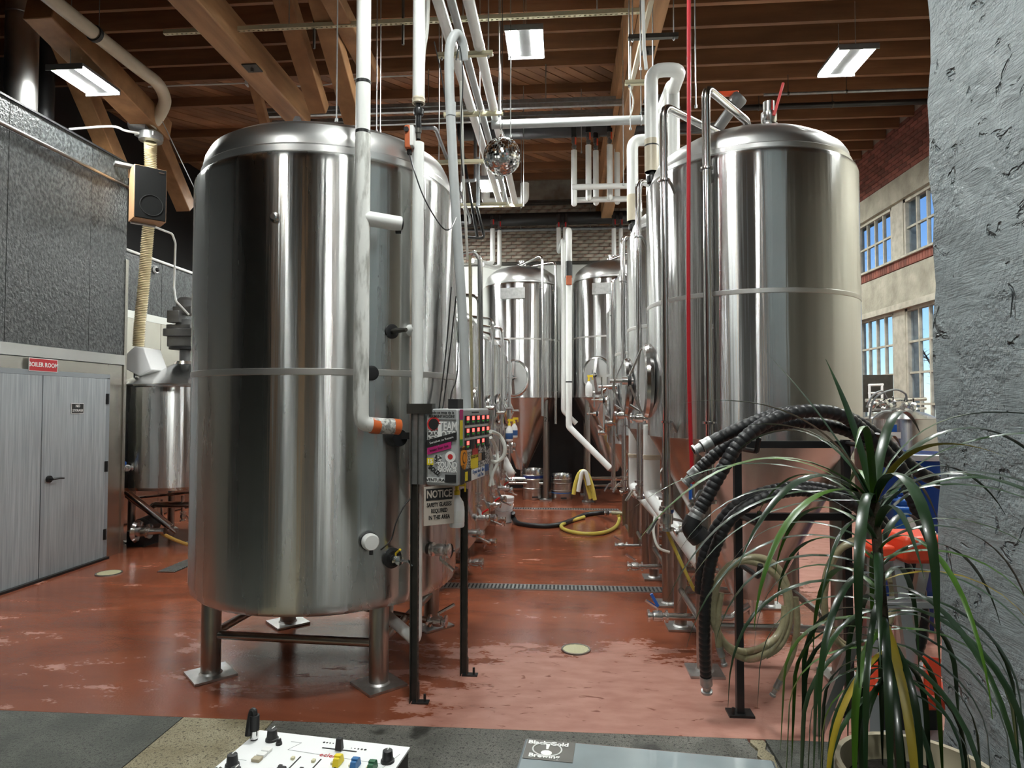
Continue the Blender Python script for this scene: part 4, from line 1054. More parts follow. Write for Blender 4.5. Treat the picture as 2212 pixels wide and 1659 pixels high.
# white drops with red valves
def drop(px, y0, y1, Y, r, label, zmain, tail=None, group='white pipe drops under the near black main', vm='orange_valve'):
    a, b = PY(px, y0, Y), PY(px, y1, Y)
    t = thing('pipe_drop', label, 'pipe', (a.x, Y, b.z), group)
    pts = [(a.x, Y, a.z), (a.x, Y, b.z + r * 1.0)]
    obj('run', MB().tube(pts if tail is None else fillet(pts + tail, r * 1.6), r, 14), 'pipe_white', t)
    obj('end_cap', MB().lathe([(r, 0), (r * .9, -r * .5), (r * .5, -r * .9), (0, -r)], 14, (a.x, Y, b.z + r)), 'pipe_white', t) if tail is None else None
    obj('saddle', MB().cyl((a.x, Y, a.z + .19), (a.x, Y, zmain), r * .95, 12), 'pipe_black', t)
    sv_ = obj('ball_valve', MB().lathe([(r * .5, -.01), (r * .5, .03), (r * .8, .035), (r * .8, .07), (r * .6, .075), (r * .6, .1), (r * .85, .11), (r * .85, .17), (r * .5, .2)], 12, (a.x, Y, a.z)), 'motor_grey', t)
    obj('valve_lever', MB().box((a.x + r * .5, Y - r * 1.1, a.z + .12), (r * .5, .02, .10)), vm, sv_)
    return t, a, b
names5 = ('leftmost long white drop of the cluster under the near black main', 'second white drop from the left under the near black main', 'third white drop from the left, set further back', 'fourth white drop with a bright orange lever', 'rightmost white drop of the cluster under the near black main')
for (px, y0, y1, Y, lab) in ((1240, 325, 446, 9.35, names5[0]), (1271, 314, 434, 9.5, names5[1]), (1287, 326, 444, 9.75, names5[2]), (1317, 313, 434, 9.5, names5[3]), (1333, 322, 442, 9.75, names5[4])):
    drop(px, y0, y1, Y, .043, lab, ZM)
zc_ = PY(1290, 412, 9.5).z
for (y_, dz, lab) in ((9.32, 0.0, 'upper white header joining the five pipe drops'), (9.6, -.10, 'lower white header joining the five pipe drops')):
    a = PY(1236, 415, y_); b = PY(1362, 402, y_)
    pipe(lab, [(a.x, y_, zc_ + dz), (b.x, y_, zc_ + dz)], .042, name='pipe_header')
for (px, y1, lab, tl, r_) in ((1064, 572, 'left one of the white drop pair at the back left', -.35, .05), (1079, 580, 'right one of the white drop pair at the back left', -.3, .045), (1326, 560, 'left one of the white drop pair at the back right', .3, .045), (1341, 560, 'right one of the white drop pair at the back right', .2, .04)):
    b = PY(px, y1, 13.0)
    drop(px, 494 if px != 1079 else 498, y1, 13.0, r_, lab, ZM2, [(b.x + tl * .3, 12.9, b.z), (b.x + tl, 12.6, b.z)] if px < 1200 else [(b.x + tl * .4, 12.9, b.z), (b.x + tl, 12.7, b.z)], 'white pipe drops at the back wall', 'red_plastic')
# pair of long white pipes between the two back fermenters
for (px, pl, pd, Yb, lab, r_, off) in ((1207, 1217, 888, 12.0, 'rear of two long white pipes dropping between the back fermenters', .045, 1), (1222, 1229, 922, 11.3, 'front long white pipe between the back fermenters that slants to the right', .055, 0)):
    a0 = PY(px, 492, 13.0); a1 = PY(px, 545, 13.0); m0 = PY(pl, 545, Yb); m1 = PY(pl, pd, Yb); e_ = PY(1318, 1012, Yb - .2) if not off else PY(1245, 915, Yb)
    t = thing('pipe_drop', lab, 'pipe', m1, 'white pipe drops at the back wall')
    obj('run', MB().tube(fillet([a0, a1, (m0.x, m0.y, a1.z), m1, e_], .1), r_, 14), 'pipe_white', t)
    obj('saddle', MB().cyl(a0, (a0.x, 13.0, ZM2), .04, 12), 'pipe_black', t)
    vz = obj('ball_valve', MB().lathe([(.03, 0), (.05, .02), (.05, .09), (.03, .1)], 12, a0 - V((0, 0, .02))), 'motor_grey', t)
    obj('valve_lever', MB().box(a0 + V((.0, -.06, .05)), (.03, .02, .09)), 'red_plastic', vz)
    if not off:
        k = PY(pl, 607, Yb); obj('actuator', MB().box(k + V((-.0, -.06, 0)), (.1, .07, .16)), 'actuator_orange', t, bevel=.01)
        obj('black_union', MB().cyl(PY(pl, 565, Yb), PY(pl, 600, Yb), .06, 12), 'pipe_black', t)
        collar(t, PY(pl, 825, Yb), (0, 0, 1), .055, 'pipe_black', .012)
# vertical white run behind the mirror ball and its bottom bend
a, b = PY(1049, 330, 10.6), PY(1049, 437, 10.6)
pipe('white pipe behind the mirror ball bending into a low U', [a, b, (b.x + .65, 10.6, b.z), (b.x + .65, 10.6, b.z + .3)], .072, fil=.09)
# black and grey service pipes around x = 1000
solo('service_pipe', MB().tube(fillet([PD(890, 276, 6.2), PD(940, 276, 6.2), PD(1015, 470, 9.2), PD(1015, 482, 9.6), PD(990, 482, 9.6)], .05), .02, 8), 'pipe_galv', 'thin grey pipe slanting down behind the conduit loop', 'pipe')
solo('service_pipe', MB().tube(fillet([PD(1028, 440, 9.6), PD(1047, 515, 9.6), PD(985, 510, 9.6)], .05), .022, 8), 'pipe_black', 'black bent pipe under the mirror ball at the left', 'pipe')
solo('service_pipe', MB().cyl(PD(993, 288, 9.75), PD(1031, 512, 9.5), .022, 8), 'pipe_black', 'black slanted pipe crossing in front of the brick wall', 'pipe')
solo('service_pipe', MB().tube(fillet([PD(1027, 290, 9.6), PD(1027, 390, 9.6), PD(995, 390, 9.6)], .05), .026, 10), 'pipe_galv', 'bluish grey pipe with elbow left of the mirror ball', 'pipe')
solo('service_pipe', MB().cyl(PD(1033, 340, 8.3), PD(1033, 445, 8.3), .026, 10), 'pipe_galv', 'bluish grey vertical pipe left of the mirror ball', 'pipe')
q1, q2 = PD(940, 356, 7.0), PD(1045, 353, 7.0); trapeze(q1.x, q2.x, q1.y, (q1.z + q2.z) / 2, 6.3, 'thin cream strut left of the mirror ball')
q1, q2 = PD(990, 447, 9.6), PD(1095, 443, 9.6); trapeze(q1.x, q2.x, q1.y, (q1.z + q2.z) / 2, 6.3, 'cream strut below the mirror ball')
solo('white_tube', MB().tube(spline([PD(995, 175, 5.4), PD(999, 300, 5.5), PD(1001, 380, 5.6), PD(1006, 480, 5.8), PD(1010, 560, 6.0)]), .012, 8), 'white_hose', 'thin white tube hanging beside the grey conduit', 'tube')
solo('white_tube', MB().tube(spline([PD(925, -20, 4.6), PD(922, 60, 4.6), PD(915, 110, 4.6), PD(912, 160, 4.5)]), .016, 8), 'white_hose', 'white flexible tube beside the upright insulated pipe', 'tube')
for (pts, lab) in ((((938, 90, 4.6), (955, 170, 4.6), (968, 260, 4.65)), 'thin grey cable slanting beside the conduit loop'), (((985, 130, 4.25), (993, 100, 4.25), (1000, 170, 4.3), (995, 300, 4.4), (1000, 380, 4.5)), 'black cable dangling from the conduit loop'),
                   (((975, 620, 4.35), (965, 740, 4.3), (955, 830, 4.25), (948, 885, 4.2)), 'leftmost black cable dropping to the control panel'), (((985, 640, 4.35), (972, 760, 4.3), (962, 840, 4.25), (956, 885, 4.2)), 'middle black cable dropping to the control panel'),
                   (((990, 650, 4.35), (988, 800, 4.3), (975, 850, 4.25), (972, 885, 4.2)), 'rightmost black cable dropping to the control panel')):
    solo('cable', MB().tube(spline([PD(*q) for q in pts]), .0045, 5), 'rubber_plain', lab, 'cable', 'cables around the control panel')
# mirror ball
c = PD(1085, 338, 6.0); rb = .174
t = thing('mirror_ball', 'mirror ball of small square tiles hanging over the aisle', 'mirror ball', c - V((0, 0, rb)))
obj('core', MB().sphere(c, rb * .975, 24), 'print_grey', t)
tm = MB(); rng_ = random.Random(4)
for i in range(1, 26):
    th = PI * (i) / 26; k = max(4, int(52 * math.sin(th)))
    for j in range(k):
        ph = 2 * PI * (j + (.5 if i % 2 else 0)) / k; n_ = V((math.sin(th) * math.cos(ph), math.sin(th) * math.sin(ph), math.cos(th)))
        n_ = (n_ + V((rng_.uniform(-.03, .03), rng_.uniform(-.03, .03), rng_.uniform(-.03, .03)))).normalized()
        u_ = V((-math.sin(ph), math.cos(ph), 0)); w_ = n_.cross(u_).normalized(); u_ = w_.cross(n_); o_ = c + n_ * rb; h_ = rb * PI / 26 * .46
        tm.add([o_ - u_ * h_ - w_ * h_, o_ + u_ * h_ - w_ * h_, o_ + u_ * h_ + w_ * h_, o_ - u_ * h_ + w_ * h_], [(0, 1, 2, 3)])
obj('mirror_tiles', tm, 'mirror_tile', t, stuff=True)
obj('cap', MB().cyl(c + V((0, 0, rb * .97)), c + V((0, 0, rb + .03)), .02, 12), 'steel_bright', t)
obj('cord', MB().cyl(c + V((0, 0, rb + .03)), (c.x, c.y, 5.9), .003, 5), 'rubber_plain', t)
# long hanger rods seen against the boarding
for (px, py0, py1, d_, lab) in ((727, -40, 262, 4.9, 'white rod hanging down to the top of the largest tank'), (1078, -40, 238, 6.4, 'white rod left of the aisle light'), (1103, -40, 296, 6.5, 'thin rod in front of the aisle light'), (1131, 230, 445, 9.2, 'thin rod right of the mirror ball'), (813, 60, 285, 6.3, 'left rod of the pair behind the scuffed white pipe'), (821, 60, 285, 6.35, 'right rod of the pair behind the scuffed white pipe'),
                                (1347, 185, 400, 7.6, 'thin rod beside the right pipe bank'), (1362, -40, 280, 6.8, 'rod hanging before the timber girder'), (1384, -40, 150, 5.8, 'rod right of the timber girder'), (1503, -40, 232, 5.6, 'grey rod beside the red hanging hose'), (1256, 300, 330, 9.3, 'short rod above the white drops')):
    a, b = PD(px, py0, d_), PD(px, py1, d_); x_ = b.x
    solo('hanger_rod', MB().cyl((b.x, b.y, b.z), (b.x, b.y, 6.3), .0055, 6).cyl((b.x, b.y, b.z - .005), (b.x, b.y, b.z + .02), .012, 6), 'galvanized', lab, 'rod', 'threaded hanger rods')
# ---- pipe bank at the left edge of the near right fermenter
Yq = 5.35
A = lambda px, py, Y: PY(px, py, Y)
a0, a1 = A(1408, 372, Yq), A(1408, 152, Yq); a2 = A(1470, 150, Yq)
t = thing('insulated_pipe', 'thick white pipe making a square bend above the right fermenters', 'pipe', a0, 'white pipe bank by the right fermenters')
a3 = V((a2.x + .05, Yq + 1.3, a2.z)); zt_ = (a1.z + a2.z) / 2
obj('run', MB().tube(fillet([(a0.x, Yq, a0.z), (a0.x, Yq, zt_), (a2.x, Yq, zt_), (a2.x, Yq + 1.1, zt_), (a2.x, Yq + 1.1, 3.9)], .1), .056, 18), 'pipe_white', t)
obj('sleeve', MB().cyl((a0.x, Yq, a0.z), (a0.x, Yq, a0.z + .27), .058, 18), 'pipe_cream', t)
obj('black_union', MB().lathe([(.02, 0), (.02, -.03), (.042, -.035), (.046, -.06), (.042, -.09), (.024, -.1), (.024, -.14)], 14, (a0.x, Yq, a0.z)), 'pipe_black', t)
collar(t, (a0.x, Yq, A(1408, 316, Yq).z), (0, 0, 1), .056, 'rubber_plain', .006)
a0, a1 = A(1455, 352, 5.72), A(1455, 178, 5.72)
t = pipe('white pipe with rounded top rising behind the near right fermenter', [(a0.x, 5.72, a0.z - .4), (a0.x, 5.72, a1.z), (a0.x - .03, 6.9, a1.z), (a0.x - .03, 6.9, 3.9)], .056, fil=.1, group='white pipe bank by the right fermenters')
Yr = 6.7
a0, a1 = A(1367, 478, Yr), A(1367, 303, Yr)
t = thing('insulated_pipe', 'white pipe with a tight bend over the second right fermenter', 'pipe', a0, 'white pipe bank by the right fermenters')
obj('run', MB().tube(fillet([(a0.x, Yr, a0.z), (a0.x, Yr, a1.z), (a0.x + .22, Yr, a1.z), (a0.x + .22, Yr, a1.z - .35)], .09), .058, 18), 'pipe_white', t)
obj('sleeve', MB().cyl((a0.x, Yr, a0.z), (a0.x, Yr, a0.z + .27), .06, 18), 'pipe_cream', t)
obj('black_union', MB().lathe([(.02, 0), (.02, -.03), (.042, -.035), (.046, -.06), (.042, -.09), (.024, -.1), (.024, -.2)], 14, (a0.x, Yr, a0.z)), 'pipe_black', t)
a0, a1 = A(1382, 470, 6.4), A(1382, 395, 6.4)
solo('steel_pipe', MB().tube(fillet([(a0.x, 6.4, 1.2), (a0.x, 6.4, a1.z), (a0.x + .22, 6.4, a1.z + .04), (a0.x + .22, 6.4, a1.z - .25)], .08), .022, 12), 'steel_pipe', 'slim stainless pipe looping at the gap between the first two right fermenters', 'pipe')
for (x0, x1_, py, Y, lab) in ((1350, 1420, 183, 6.0, 'small grey strut behind the square white bend'), (1357, 1465, 85, 5.9, 'small dark strut in front of the timber girder')):
    a, b = A(x0, py, Y), A(x1_, py - 6, Y); trapeze(a.x, b.x, Y, a.z, 6.2, lab, 'strut_cream' if py > 100 else 'strut_dark')
solo('white_conduit', MB().tube([PD(1388, -30, 5.0), PD(1391, 100, 5.0), PD(1396, 150, 5.0)], .014, 8), 'pipe_white', 'thin white conduit running down beside the timber girder', 'conduit')
solo('timber_batten', beam(MB(), PD(1412, -20, 5.9), PD(1362, 190, 6.8), .04, .05), 'pipe_cream', 'pale timber batten leaning along the girder', 'batten')
solo('flex_cable', MB().tube(spline([PD(1363, 100, 6.55), PD(1362, 185, 6.6), PD(1368, 215, 6.6), PD(1366, 235, 6.6), PD(1360, 255, 6.6)]), .008, 6), 'white_hose', 'white curling flex below the pale batten', 'cable')
# red hose hanging from the ceiling
p0 = PD(1488, -60, 3.9)
t = thing('red_hose', 'red hose hanging straight down in front of the near right fermenter', 'hose', PD(1496, 1090, 3.9))
obj('hose', MB().tube(spline([PD(1488, -60, 3.9), PD(1488, 300, 3.9), PD(1487, 560, 3.9), PD(1489, 840, 3.9), PD(1496, 1045, 3.9)], 8), .0125, 10), 'red_hose', t)
q = PD(1496, 1045, 3.9)
vv = obj('hose_valve', MB().cyl(q, q + V((0, 0, -.13)), .014, 10).lathe([(.014, 0), (.024, -.01), (.024, -.03), (.014, -.035)], 12, q + V((0, 0, -.08))), 'steel_bright', t)
obj('valve_lever', MB().box(q + V((-.02, -.025, -.04)), (.014, .012, .10)), 'blue_plastic', vv)
# jacket pipes by the legs of the right-hand row
for (px0, y0, y1, px1, yy1, d0, d1, r_, lab) in ((1372, 925, 1052, 1440, 1125, 6.85, 5.6, .068, 'farther of two fat white pipes slanting down beside the right fermenter legs'), (1408, 918, 1066, 1520, 1218, 5.25, 4.45, .068, 'nearer of two fat white pipes slanting down beside the right fermenter legs')):
    a, b = PD(px0, y0, d0), PD(px0, y1, d0); e = PD(px1, yy1, d1); bx = b.x if True else 0
    t = thing('insulated_pipe', lab, 'pipe', e, 'fat white pipes beside the right fermenter legs')
    obj('run', MB().tube(fillet([a, b, e], .06), r_, 18), 'pipe_white', t)
    m_ = PD(px0, (y0 + y1) / 2 - 5, d0); obj('seam', MB().lathe([(r_, -.02), (r_ * 1.06, -.015), (r_ * 1.06, .015), (r_, .02)], 18, m_), 'pipe_cream', t)
solo('yellow_hose', MB().tube(spline([PD(1437, 1120, 4.35), PD(1443, 1150, 4.3), PD(1462, 1195, 4.3), PD(1485, 1245, 4.3), PD(1500, 1275, 4.32)]), .012, 8), 'yellow_hose', 'thin yellow hose hanging from the blue valve of the near right fermenter', 'hose')
solo('white_hose', MB().tube(spline([PD(1415, 1115, 4.9), PD(1412, 1150, 4.85), PD(1422, 1182, 4.8), PD(1446, 1193, 4.8)]), .010, 8), 'white_hose', 'short white hose curling between the right fermenter legs', 'hose')
t = thing('blue_valve', 'small valve with round blue knob at the end of the front clean-in-place pipe', 'valve', PD(1438, 1112, 4.33))
q = PD(1437, 1092, 4.33); valve(t, q + V((0, 0, .05)), (0, 0, -1), .018, None, L=.09)
obj('knob', MB().sphere(q + V((.03, -.03, -.03)), .022), 'blue_plastic', t)

# ---- left: grain conveyor, duct, loudspeaker
xp = -4.6
t = thing('grain_conveyor', 'cream grain pipe and ribbed hose dropping to the kettle hopper', 'conveyor', PD(300, 745, 8.25))
pv = [PX(70, -25, xp), PX(205, 72, xp), PX(300, 142, xp)]
zpv = sum(q.z for q in pv) / 3
obj('pipe_run', MB().cyl((xp, 3.0, zpv), (xp, PX(200, 70, xp).y, zpv), .068, 18), 'pipe_cream', t)
yb_ = PX(205, 72, xp).y
be = PD(326, 272, 7.9)
obj('pipe_bend', MB().tube(spline([(xp, yb_, zpv), (xp, PX(300, 142, xp).y, zpv), PD(340, 180, 7.55), PD(356, 215, 7.8), PD(346, 245, 7.9), be], 8), .070, 18), 'pipe_cream', t)
obj('clamp_band', MB().lathe([(.07, -.02), (.082, -.02), (.082, .02), (.07, .02)], 18, (xp, yb_, zpv), (0, 1, 0)), 'black_metal', t)
obj('blower', MB().lathe([(.06, 0), (.13, .01), (.13, .1), (.09, .13), (.06, .14)], 20, be + V((0, 0, -.2))).cyl(be + V((-.03, 0, -.02)), be + V((-.24, -.02, .02)), .075, 16).box(be + V((-.02, 0, -.13)), (.24, .2, .05)), 'galvanized', t)
rp = []; hp = spline([be + V((0, 0, -.2)), PD(325, 340, 8.0), PD(325, 430, 8.05), PD(318, 520, 8.15), PD(310, 620, 8.25), PD(302, 700, 8.3), PD(299, 748, 8.32)], 24)
h2 = [hp[0]]; rest = 0.0
for a_, b_ in zip(hp, hp[1:]):
    L_ = (b_ - a_).length; d_ = .011 - rest
    while d_ <= L_: h2.append(a_.lerp(b_, d_ / L_)); d_ += .011
    rest = L_ - (d_ - .011)
hp = h2
rr_ = [.060 if i % 2 else .073 for i in range(len(hp))]
obj('ribbed_hose', MB().tube(hp, rr_, 16), 'cream_ribbed', t, sharp=.6)
solo('blower_cable', MB().tube(spline([PD(150, 279, 7.6), PD(240, 273, 7.6), PD(270, 282, 7.65), PD(300, 288, 7.8)]), .014, 8), 'pipe_white', 'thin white conduit running to the conveyor blower', 'conduit')
solo('stay_wire', MB().cyl(PD(345, 250, 7.9), PD(424, 415, 8.2), .006, 6), 'galvanized', 'straight stay wire slanting from the cream pipe bend', 'wire')
dq = PX(47, 120, -5.75)
t = thing('round_duct', 'polished steel round duct rising behind the black wall', 'duct', (dq.x, dq.y, 4.65))
obj('duct', MB().cyl((dq.x, dq.y, 4.65), (dq.x, dq.y, 6.6), .15, 32), 'steel_head', t)
obj('duct_seam', MB().lathe([(.15, 0), (.156, .01), (.15, .02)], 32, (dq.x, dq.y, 5.9)), 'steel_band', t)
dq2 = PX(98, 120, -6.0); solo('black_duct', MB().cyl((dq2.x, dq2.y, 4.65), (dq2.x, dq2.y, 6.6), .10, 24), 'black_metal', 'black round flue beside the polished duct', 'duct')
sc_ = PD(319, 424, 7.66)
t = thing('loudspeaker', 'wood-sided black loudspeaker mounted at the end of the black wall', 'speaker', (sc_.x, sc_.y, sc_.z - .31))
Ms = Matrix.Rotation(R(46), 3, 'Z')
obj('cabinet', MB().box(sc_, (.34, .26, .62), Ms), 'wood_veneer', t, bevel=.004)
gf = obj('grille', MB().box(sc_ + Ms @ V((.0, -.138, .0)), (.325, .02, .605), Ms), 'grille_cloth', t, bevel=.004)
obj('woofer_ring', MB().tube([sc_ + Ms @ V((.01 + .12 * math.cos(i * PI / 14), -.15, -.14 + .12 * math.sin(i * PI / 14))) for i in range(28)], .004, 5, closed=True), 'rubber_plain', gf)
obj('badge', MB().box(sc_ + Ms @ V((.11, -.15, .26)), (.06, .004, .012), Ms), 'steel_bright', gf)
obj('bracket', MB().cyl(sc_ + Ms @ V((-.16, .05, -.33)), sc_ + Ms @ V((.1, .05, -.33)), .015, 8).box(sc_ + Ms @ V((-.18, .1, .34)), (.3, .12, .03), Ms), 'galvanized', t)
solo('white_conduit', MB().tube(fillet([PD(320, 485, 7.9), PD(372, 505, 8.3), PD(379, 525, 8.4), PD(376, 620, 8.5), PD(380, 650, 8.5), PD(408, 680, 8.6)], .08), .014, 8), 'pipe_white', 'white conduit bending down to the kettle motor', 'conduit')
q = PX(334, 583, XF + .02); t = thing('security_camera', 'small white dome security camera on the black wall behind the kettle', 'camera', q)
obj('base', MB().lathe([(.05, 0), (.055, .02), (.05, .04), (0, .04)], 20, q, (1, 0, 0)), 'white_plastic', t)
obj('lens', MB().sphere(q + V((.05, -.01, 0)), .035), 'black_plastic', t)

# services under the right-hand joists and on the left boarding
for (px0, py0, px1, py1, Y, r_, mt, lab) in ((1650, 207, 2010, 189, 8.3, .018, 'pipe_galv', 'slim grey conduit under the right-hand joists'), (1590, 238, 2010, 214, 8.8, .038, 'pipe_black', 'black pipe under the right-hand joists beside the slim conduit')):
    a, b = PY(px0, py0, Y), PY(px1, py1, Y); z_ = min((a.z + b.z) / 2, 5.84)
    t = thing('ceiling_pipe', lab, 'pipe', ((a.x + b.x) / 2, Y, z_))
    obj('run', MB().cyl((a.x, Y, z_), (b.x, Y, z_), r_, 12), mt, t)
    for x_ in (a.x + .3, (a.x + b.x) / 2): obj('hanger', MB().cyl((x_, Y, z_), (x_, Y, 5.92), .005, 6).lathe([(r_, -.01), (r_ + .008, -.01), (r_ + .008, .01), (r_, .01)], 12, (x_, Y, z_), (1, 0, 0)), 'strut_dark', t)
q = PD(1583, 232, 6.4)
t = thing('isolation_valve', 'grey plastic valve with orange handle behind the top of the near right fermenter', 'valve', q)
obj('body', MB().cyl(q + V((-.12, .1, -.16)), q + V((.0, 0, 0)), .055, 14).lathe([(.07, -.05), (.08, -.03), (.08, .03), (.07, .05), (.05, .05), (.05, -.05)], 18, q + V((.04, -.02, .06)), (.6, -.3, .6)), 'motor_grey', t)
obj('handle', MB().box(q + V((-.05, -.02, .13)), (.2, .03, .05)), 'orange_valve', t, bevel=.008)
obj('stub', MB().cyl(q + V((-.12, .1, -.16)), (q.x - .12, YM, ZM), .05, 12), 'pipe_black', t)
q = PZ(538, 181, ZL - .03); yj = q.y
solo('junction_box', MB().box((q.x, yj, ZL - .03), (.09, .09, .06)), 'white_plastic', 'small white junction box on the left boarding', 'box', bevel=.006)
solo('white_conduit', MB().tube(spline([(q.x - 1.5, yj, ZL - .015), (q.x - .04, yj, ZL - .02)]), .012, 6), 'pipe_white', 'thin conduit running left from the small junction box', 'conduit')
solo('white_conduit', MB().tube(spline([(q.x + .04, yj, ZL - .02), (q.x + .9, yj + .1, ZL - .05), (q.x + 1.6, yj, ZL - .015), (q.x + 2.4, yj - .02, ZL - .015)]), .010, 6), 'pipe_white', 'thin flex sagging right from the small junction box', 'cable')
p_, n_ = on_tank(TX, TY, TR, 815, 1182)
solo('sensor_cable', MB().tube(spline([PD(888, 1075, 3.78), PD(872, 1095, 3.75), PD(855, 1130, 3.72), PD(845, 1165, 3.70), PD(825, 1186, 3.69), p_ + n_ * .06]), .004, 5), 'rubber_plain', 'thin black cable running down to the white level sensor', 'cable')

# ================================================================ CONTROL PANEL ON STRUT POSTS
def strut_post(px, py, px_top, py_top, label, w=.041):
    b = PZ(px, py); a = V((b.x, b.y, PY(px_top, py_top, b.y).z))
    t = thing('strut_post', label, 'post', (b.x, b.y, 0), 'slotted strut posts of the control panel')
    mb = MB().box((b.x, b.y + .018, a.z / 2), (w, .005, a.z)).box((b.x - w / 2, b.y, a.z / 2), (.005, .041, a.z)).box((b.x + w / 2, b.y, a.z / 2), (.005, .041, a.z))
    obj('channel', mb, 'strut_dark', t)
    sl_ = MB(); z = .06
    while z < a.z - .05:
        for s in (-1, 1): sl_.box((b.x + s * (w / 2 + .002), b.y, z), (.003, .014, .028))
        z += .05
    obj('slots', sl_, 'print_black', t, stuff=True)
    obj('foot', MB().box((b.x + .04, b.y, .004), (.10, .05, .008)).box((b.x + .022, b.y + .02, .05), (.006, .04, .1)).cyl((b.x + .065, b.y, .004), (b.x + .065, b.y, .05), .008, 6), 'black_metal', t)
    return b, a
b1_, a1_ = strut_post(894, 1517, 900, 882, 'nearer black strut post holding the NOTICE sign')
b2_, a2_ = strut_post(1002, 1458, 1003, 1056, 'farther slotted strut post behind the spray bottle')
solo('cross_strut', MB().box((b1_.x - .04, b1_.y + .04, PY(905, 942, b1_.y).z), (.26, .03, .04)), 'black_metal', 'short black cross strut fixed to the nearer strut post', 'strut')
f_ = V((.25, .97, 0)); s_ = V((-.97, .25, 0))
def cam2w(l, d): return V((l * math.cos(YAW) - d * math.sin(YAW), l * math.sin(YAW) + d * math.cos(YAW), 0))
cn = cam2w(-.315, 3.80); fd_ = cam2w(.25, .97); sd_ = cam2w(-.97, .25)
zb_, zt2 = PD(990, 1050, 3.80).z, PD(990, 883, 3.80).z
PWd, PDp, PHt = .635, .20, zt2 - zb_
cp = thing('control_panel', 'sticker-covered control panel box with fifteen temperature controllers', 'control panel', V((cn.x, cn.y, zb_)))
Mx = Matrix((fd_.normalized(), sd_.normalized(), V((0, 0, 1)))).transposed()
cc = cn + fd_ * PWd / 2 + sd_ * PDp / 2 + V((0, 0, (zb_ + zt2) / 2))
obj('enclosure', MB().box(cc, (PWd, PDp, PHt), Mx), 'panel_grey', cp, bevel=.012)
nf = -sd_.normalized(); ns = -fd_.normalized()      # outward normals of the controller face and of the side face
def on_front(u, v): return cn + fd_.normalized() * (u * PWd) + V((0, 0, zb_ + v * PHt)) + nf * .004
def on_side(u, v): return cn + sd_.normalized() * ((1 - u) * PDp) + V((0, 0, zb_ + v * PHt)) + ns * .004
def patch(nm, fn, u0, u1, v0, v1, mt, lift=.001, parent=None, thick=.002):
    a, b, c_, d = fn(u0, v0), fn(u1, v0), fn(u1, v1), fn(u0, v1); n_ = nf if fn is on_front else ns
    return obj(nm, MB().prism([q + n_ * lift for q in (a, b, c_, d)], (0, 0, 0), n_ * thick), mt, parent or cp)
def disc(nm, fn, u, v, r, mt, lift=.003, sy=1.0):
    n_ = nf if fn is on_front else ns; c_ = fn(u, v) + n_ * lift; x = (fd_ if fn is on_front else sd_).normalized()
    return obj(nm, MB().prism([c_ + x * r * math.cos(i * PI / 12) + V((0, 0, r * sy * math.sin(i * PI / 12))) for i in range(24)], (0, 0, 0), n_ * .001), mt, cp)
rg = random.Random(11)
for row in range(3):
    for col in range(5):
        u = .17 + col * .165; v = .83 - row * .165
        ct = patch('controller', on_front, u, u + .105, v - .05, v + .075, 'black_plastic', .0, thick=.008)
        if not (row == 2 and col in (1, 4)):
            patch('display', on_front, u + .03, u + .095, v + .015, v + .065, 'led_red', .0082, ct, .001)
            patch('keys', on_front, u + .03, u + .085, v - .02, v + .005, 'led_green', .0082, ct, .001)
    patch('label_strip', on_front, .17, .93, .83 - row * .165 - .085, .83 - row * .165 - .058, 'print_white', .0, None, .001)
patch('slot_handle', on_front, .38, .6, .935, .955, 'print_black')
patch('sticker', on_front, .02, .11, .86, .99, 'sticker_pink'); patch('sticker', on_front, .03, .10, .60, .85, 'sticker_yellow'); patch('sticker', on_front, .03, .10, .52, .60, 'sticker_green')
patch('sticker', on_front, .04, .42, .455, .49, 'print_black'); patch('sticker', on_front, .40, .58, .36, .50, 'print_red')
patch('sticker', on_front, .60, .82, .37, .49, 'sticker_noise'); patch('sticker', on_front, .84, .98, .40, .48, 'print_white'); patch('sticker', on_front, .84, .98, .10, .39, 'sticker_noise')
patch('sticker', on_front, .34, .58, .17, .36, 'sticker_yellow'); patch('sticker', on_front, .59, .70, .26, .36, 'wood_veneer'); patch('sticker', on_front, .71, .83, .25, .36, 'print_black')
patch('sticker', on_front, .22, .34, .20, .40, 'sticker_noise', .0005); patch('sticker', on_front, .05, .15, .01, .26, 'print_black'); patch('sticker', on_front, .17, .36, .02, .19, 'print_black', .0012)
patch('sticker', on_front, .17, .24, .04, .16, 'sticker_yellow', .003); patch('sticker', on_front, .36, .80, .02, .165, 'print_white', .002); patch('sticker', on_front, .80, .95, .08, .18, 'sticker_blue', .002)
patch('sticker', on_front, .58, .84, .17, .25, 'sticker_noise', .0015)
disc('sticker', on_front, .14, .35, .062, 'sticker_orange', .002, 1.15); disc('sticker', on_front, .14, .35, .03, 'print_black', .0035, 1.15); disc('sticker', on_front, .14, .35, .024, 'sticker_orange', .0045, 1.15)
FX = fd_.normalized(); SX = -sd_.normalized(); UP = V((0, 0, 1))
text('lettering', "HEATER", .026, 'print_black', cp, on_front(.91, .455) + nf * .0045, FX, UP); text('lettering', "ALLEN", .026, 'print_black', cp, on_front(.91, .42) + nf * .0045, FX, UP)
text('lettering', "BLACK FLAG", .026, 'print_black', cp, on_front(.46, .335) + nf * .0045, FX, UP)
text('lettering', "If you don't like", .036, 'sticker_blue', cp, on_front(.585, .125) + nf * .0055, FX, UP, sx=1.1); text('lettering', "Fuck You", .034, 'sticker_blue', cp, on_front(.65, .06) + nf * .0055, FX, UP)
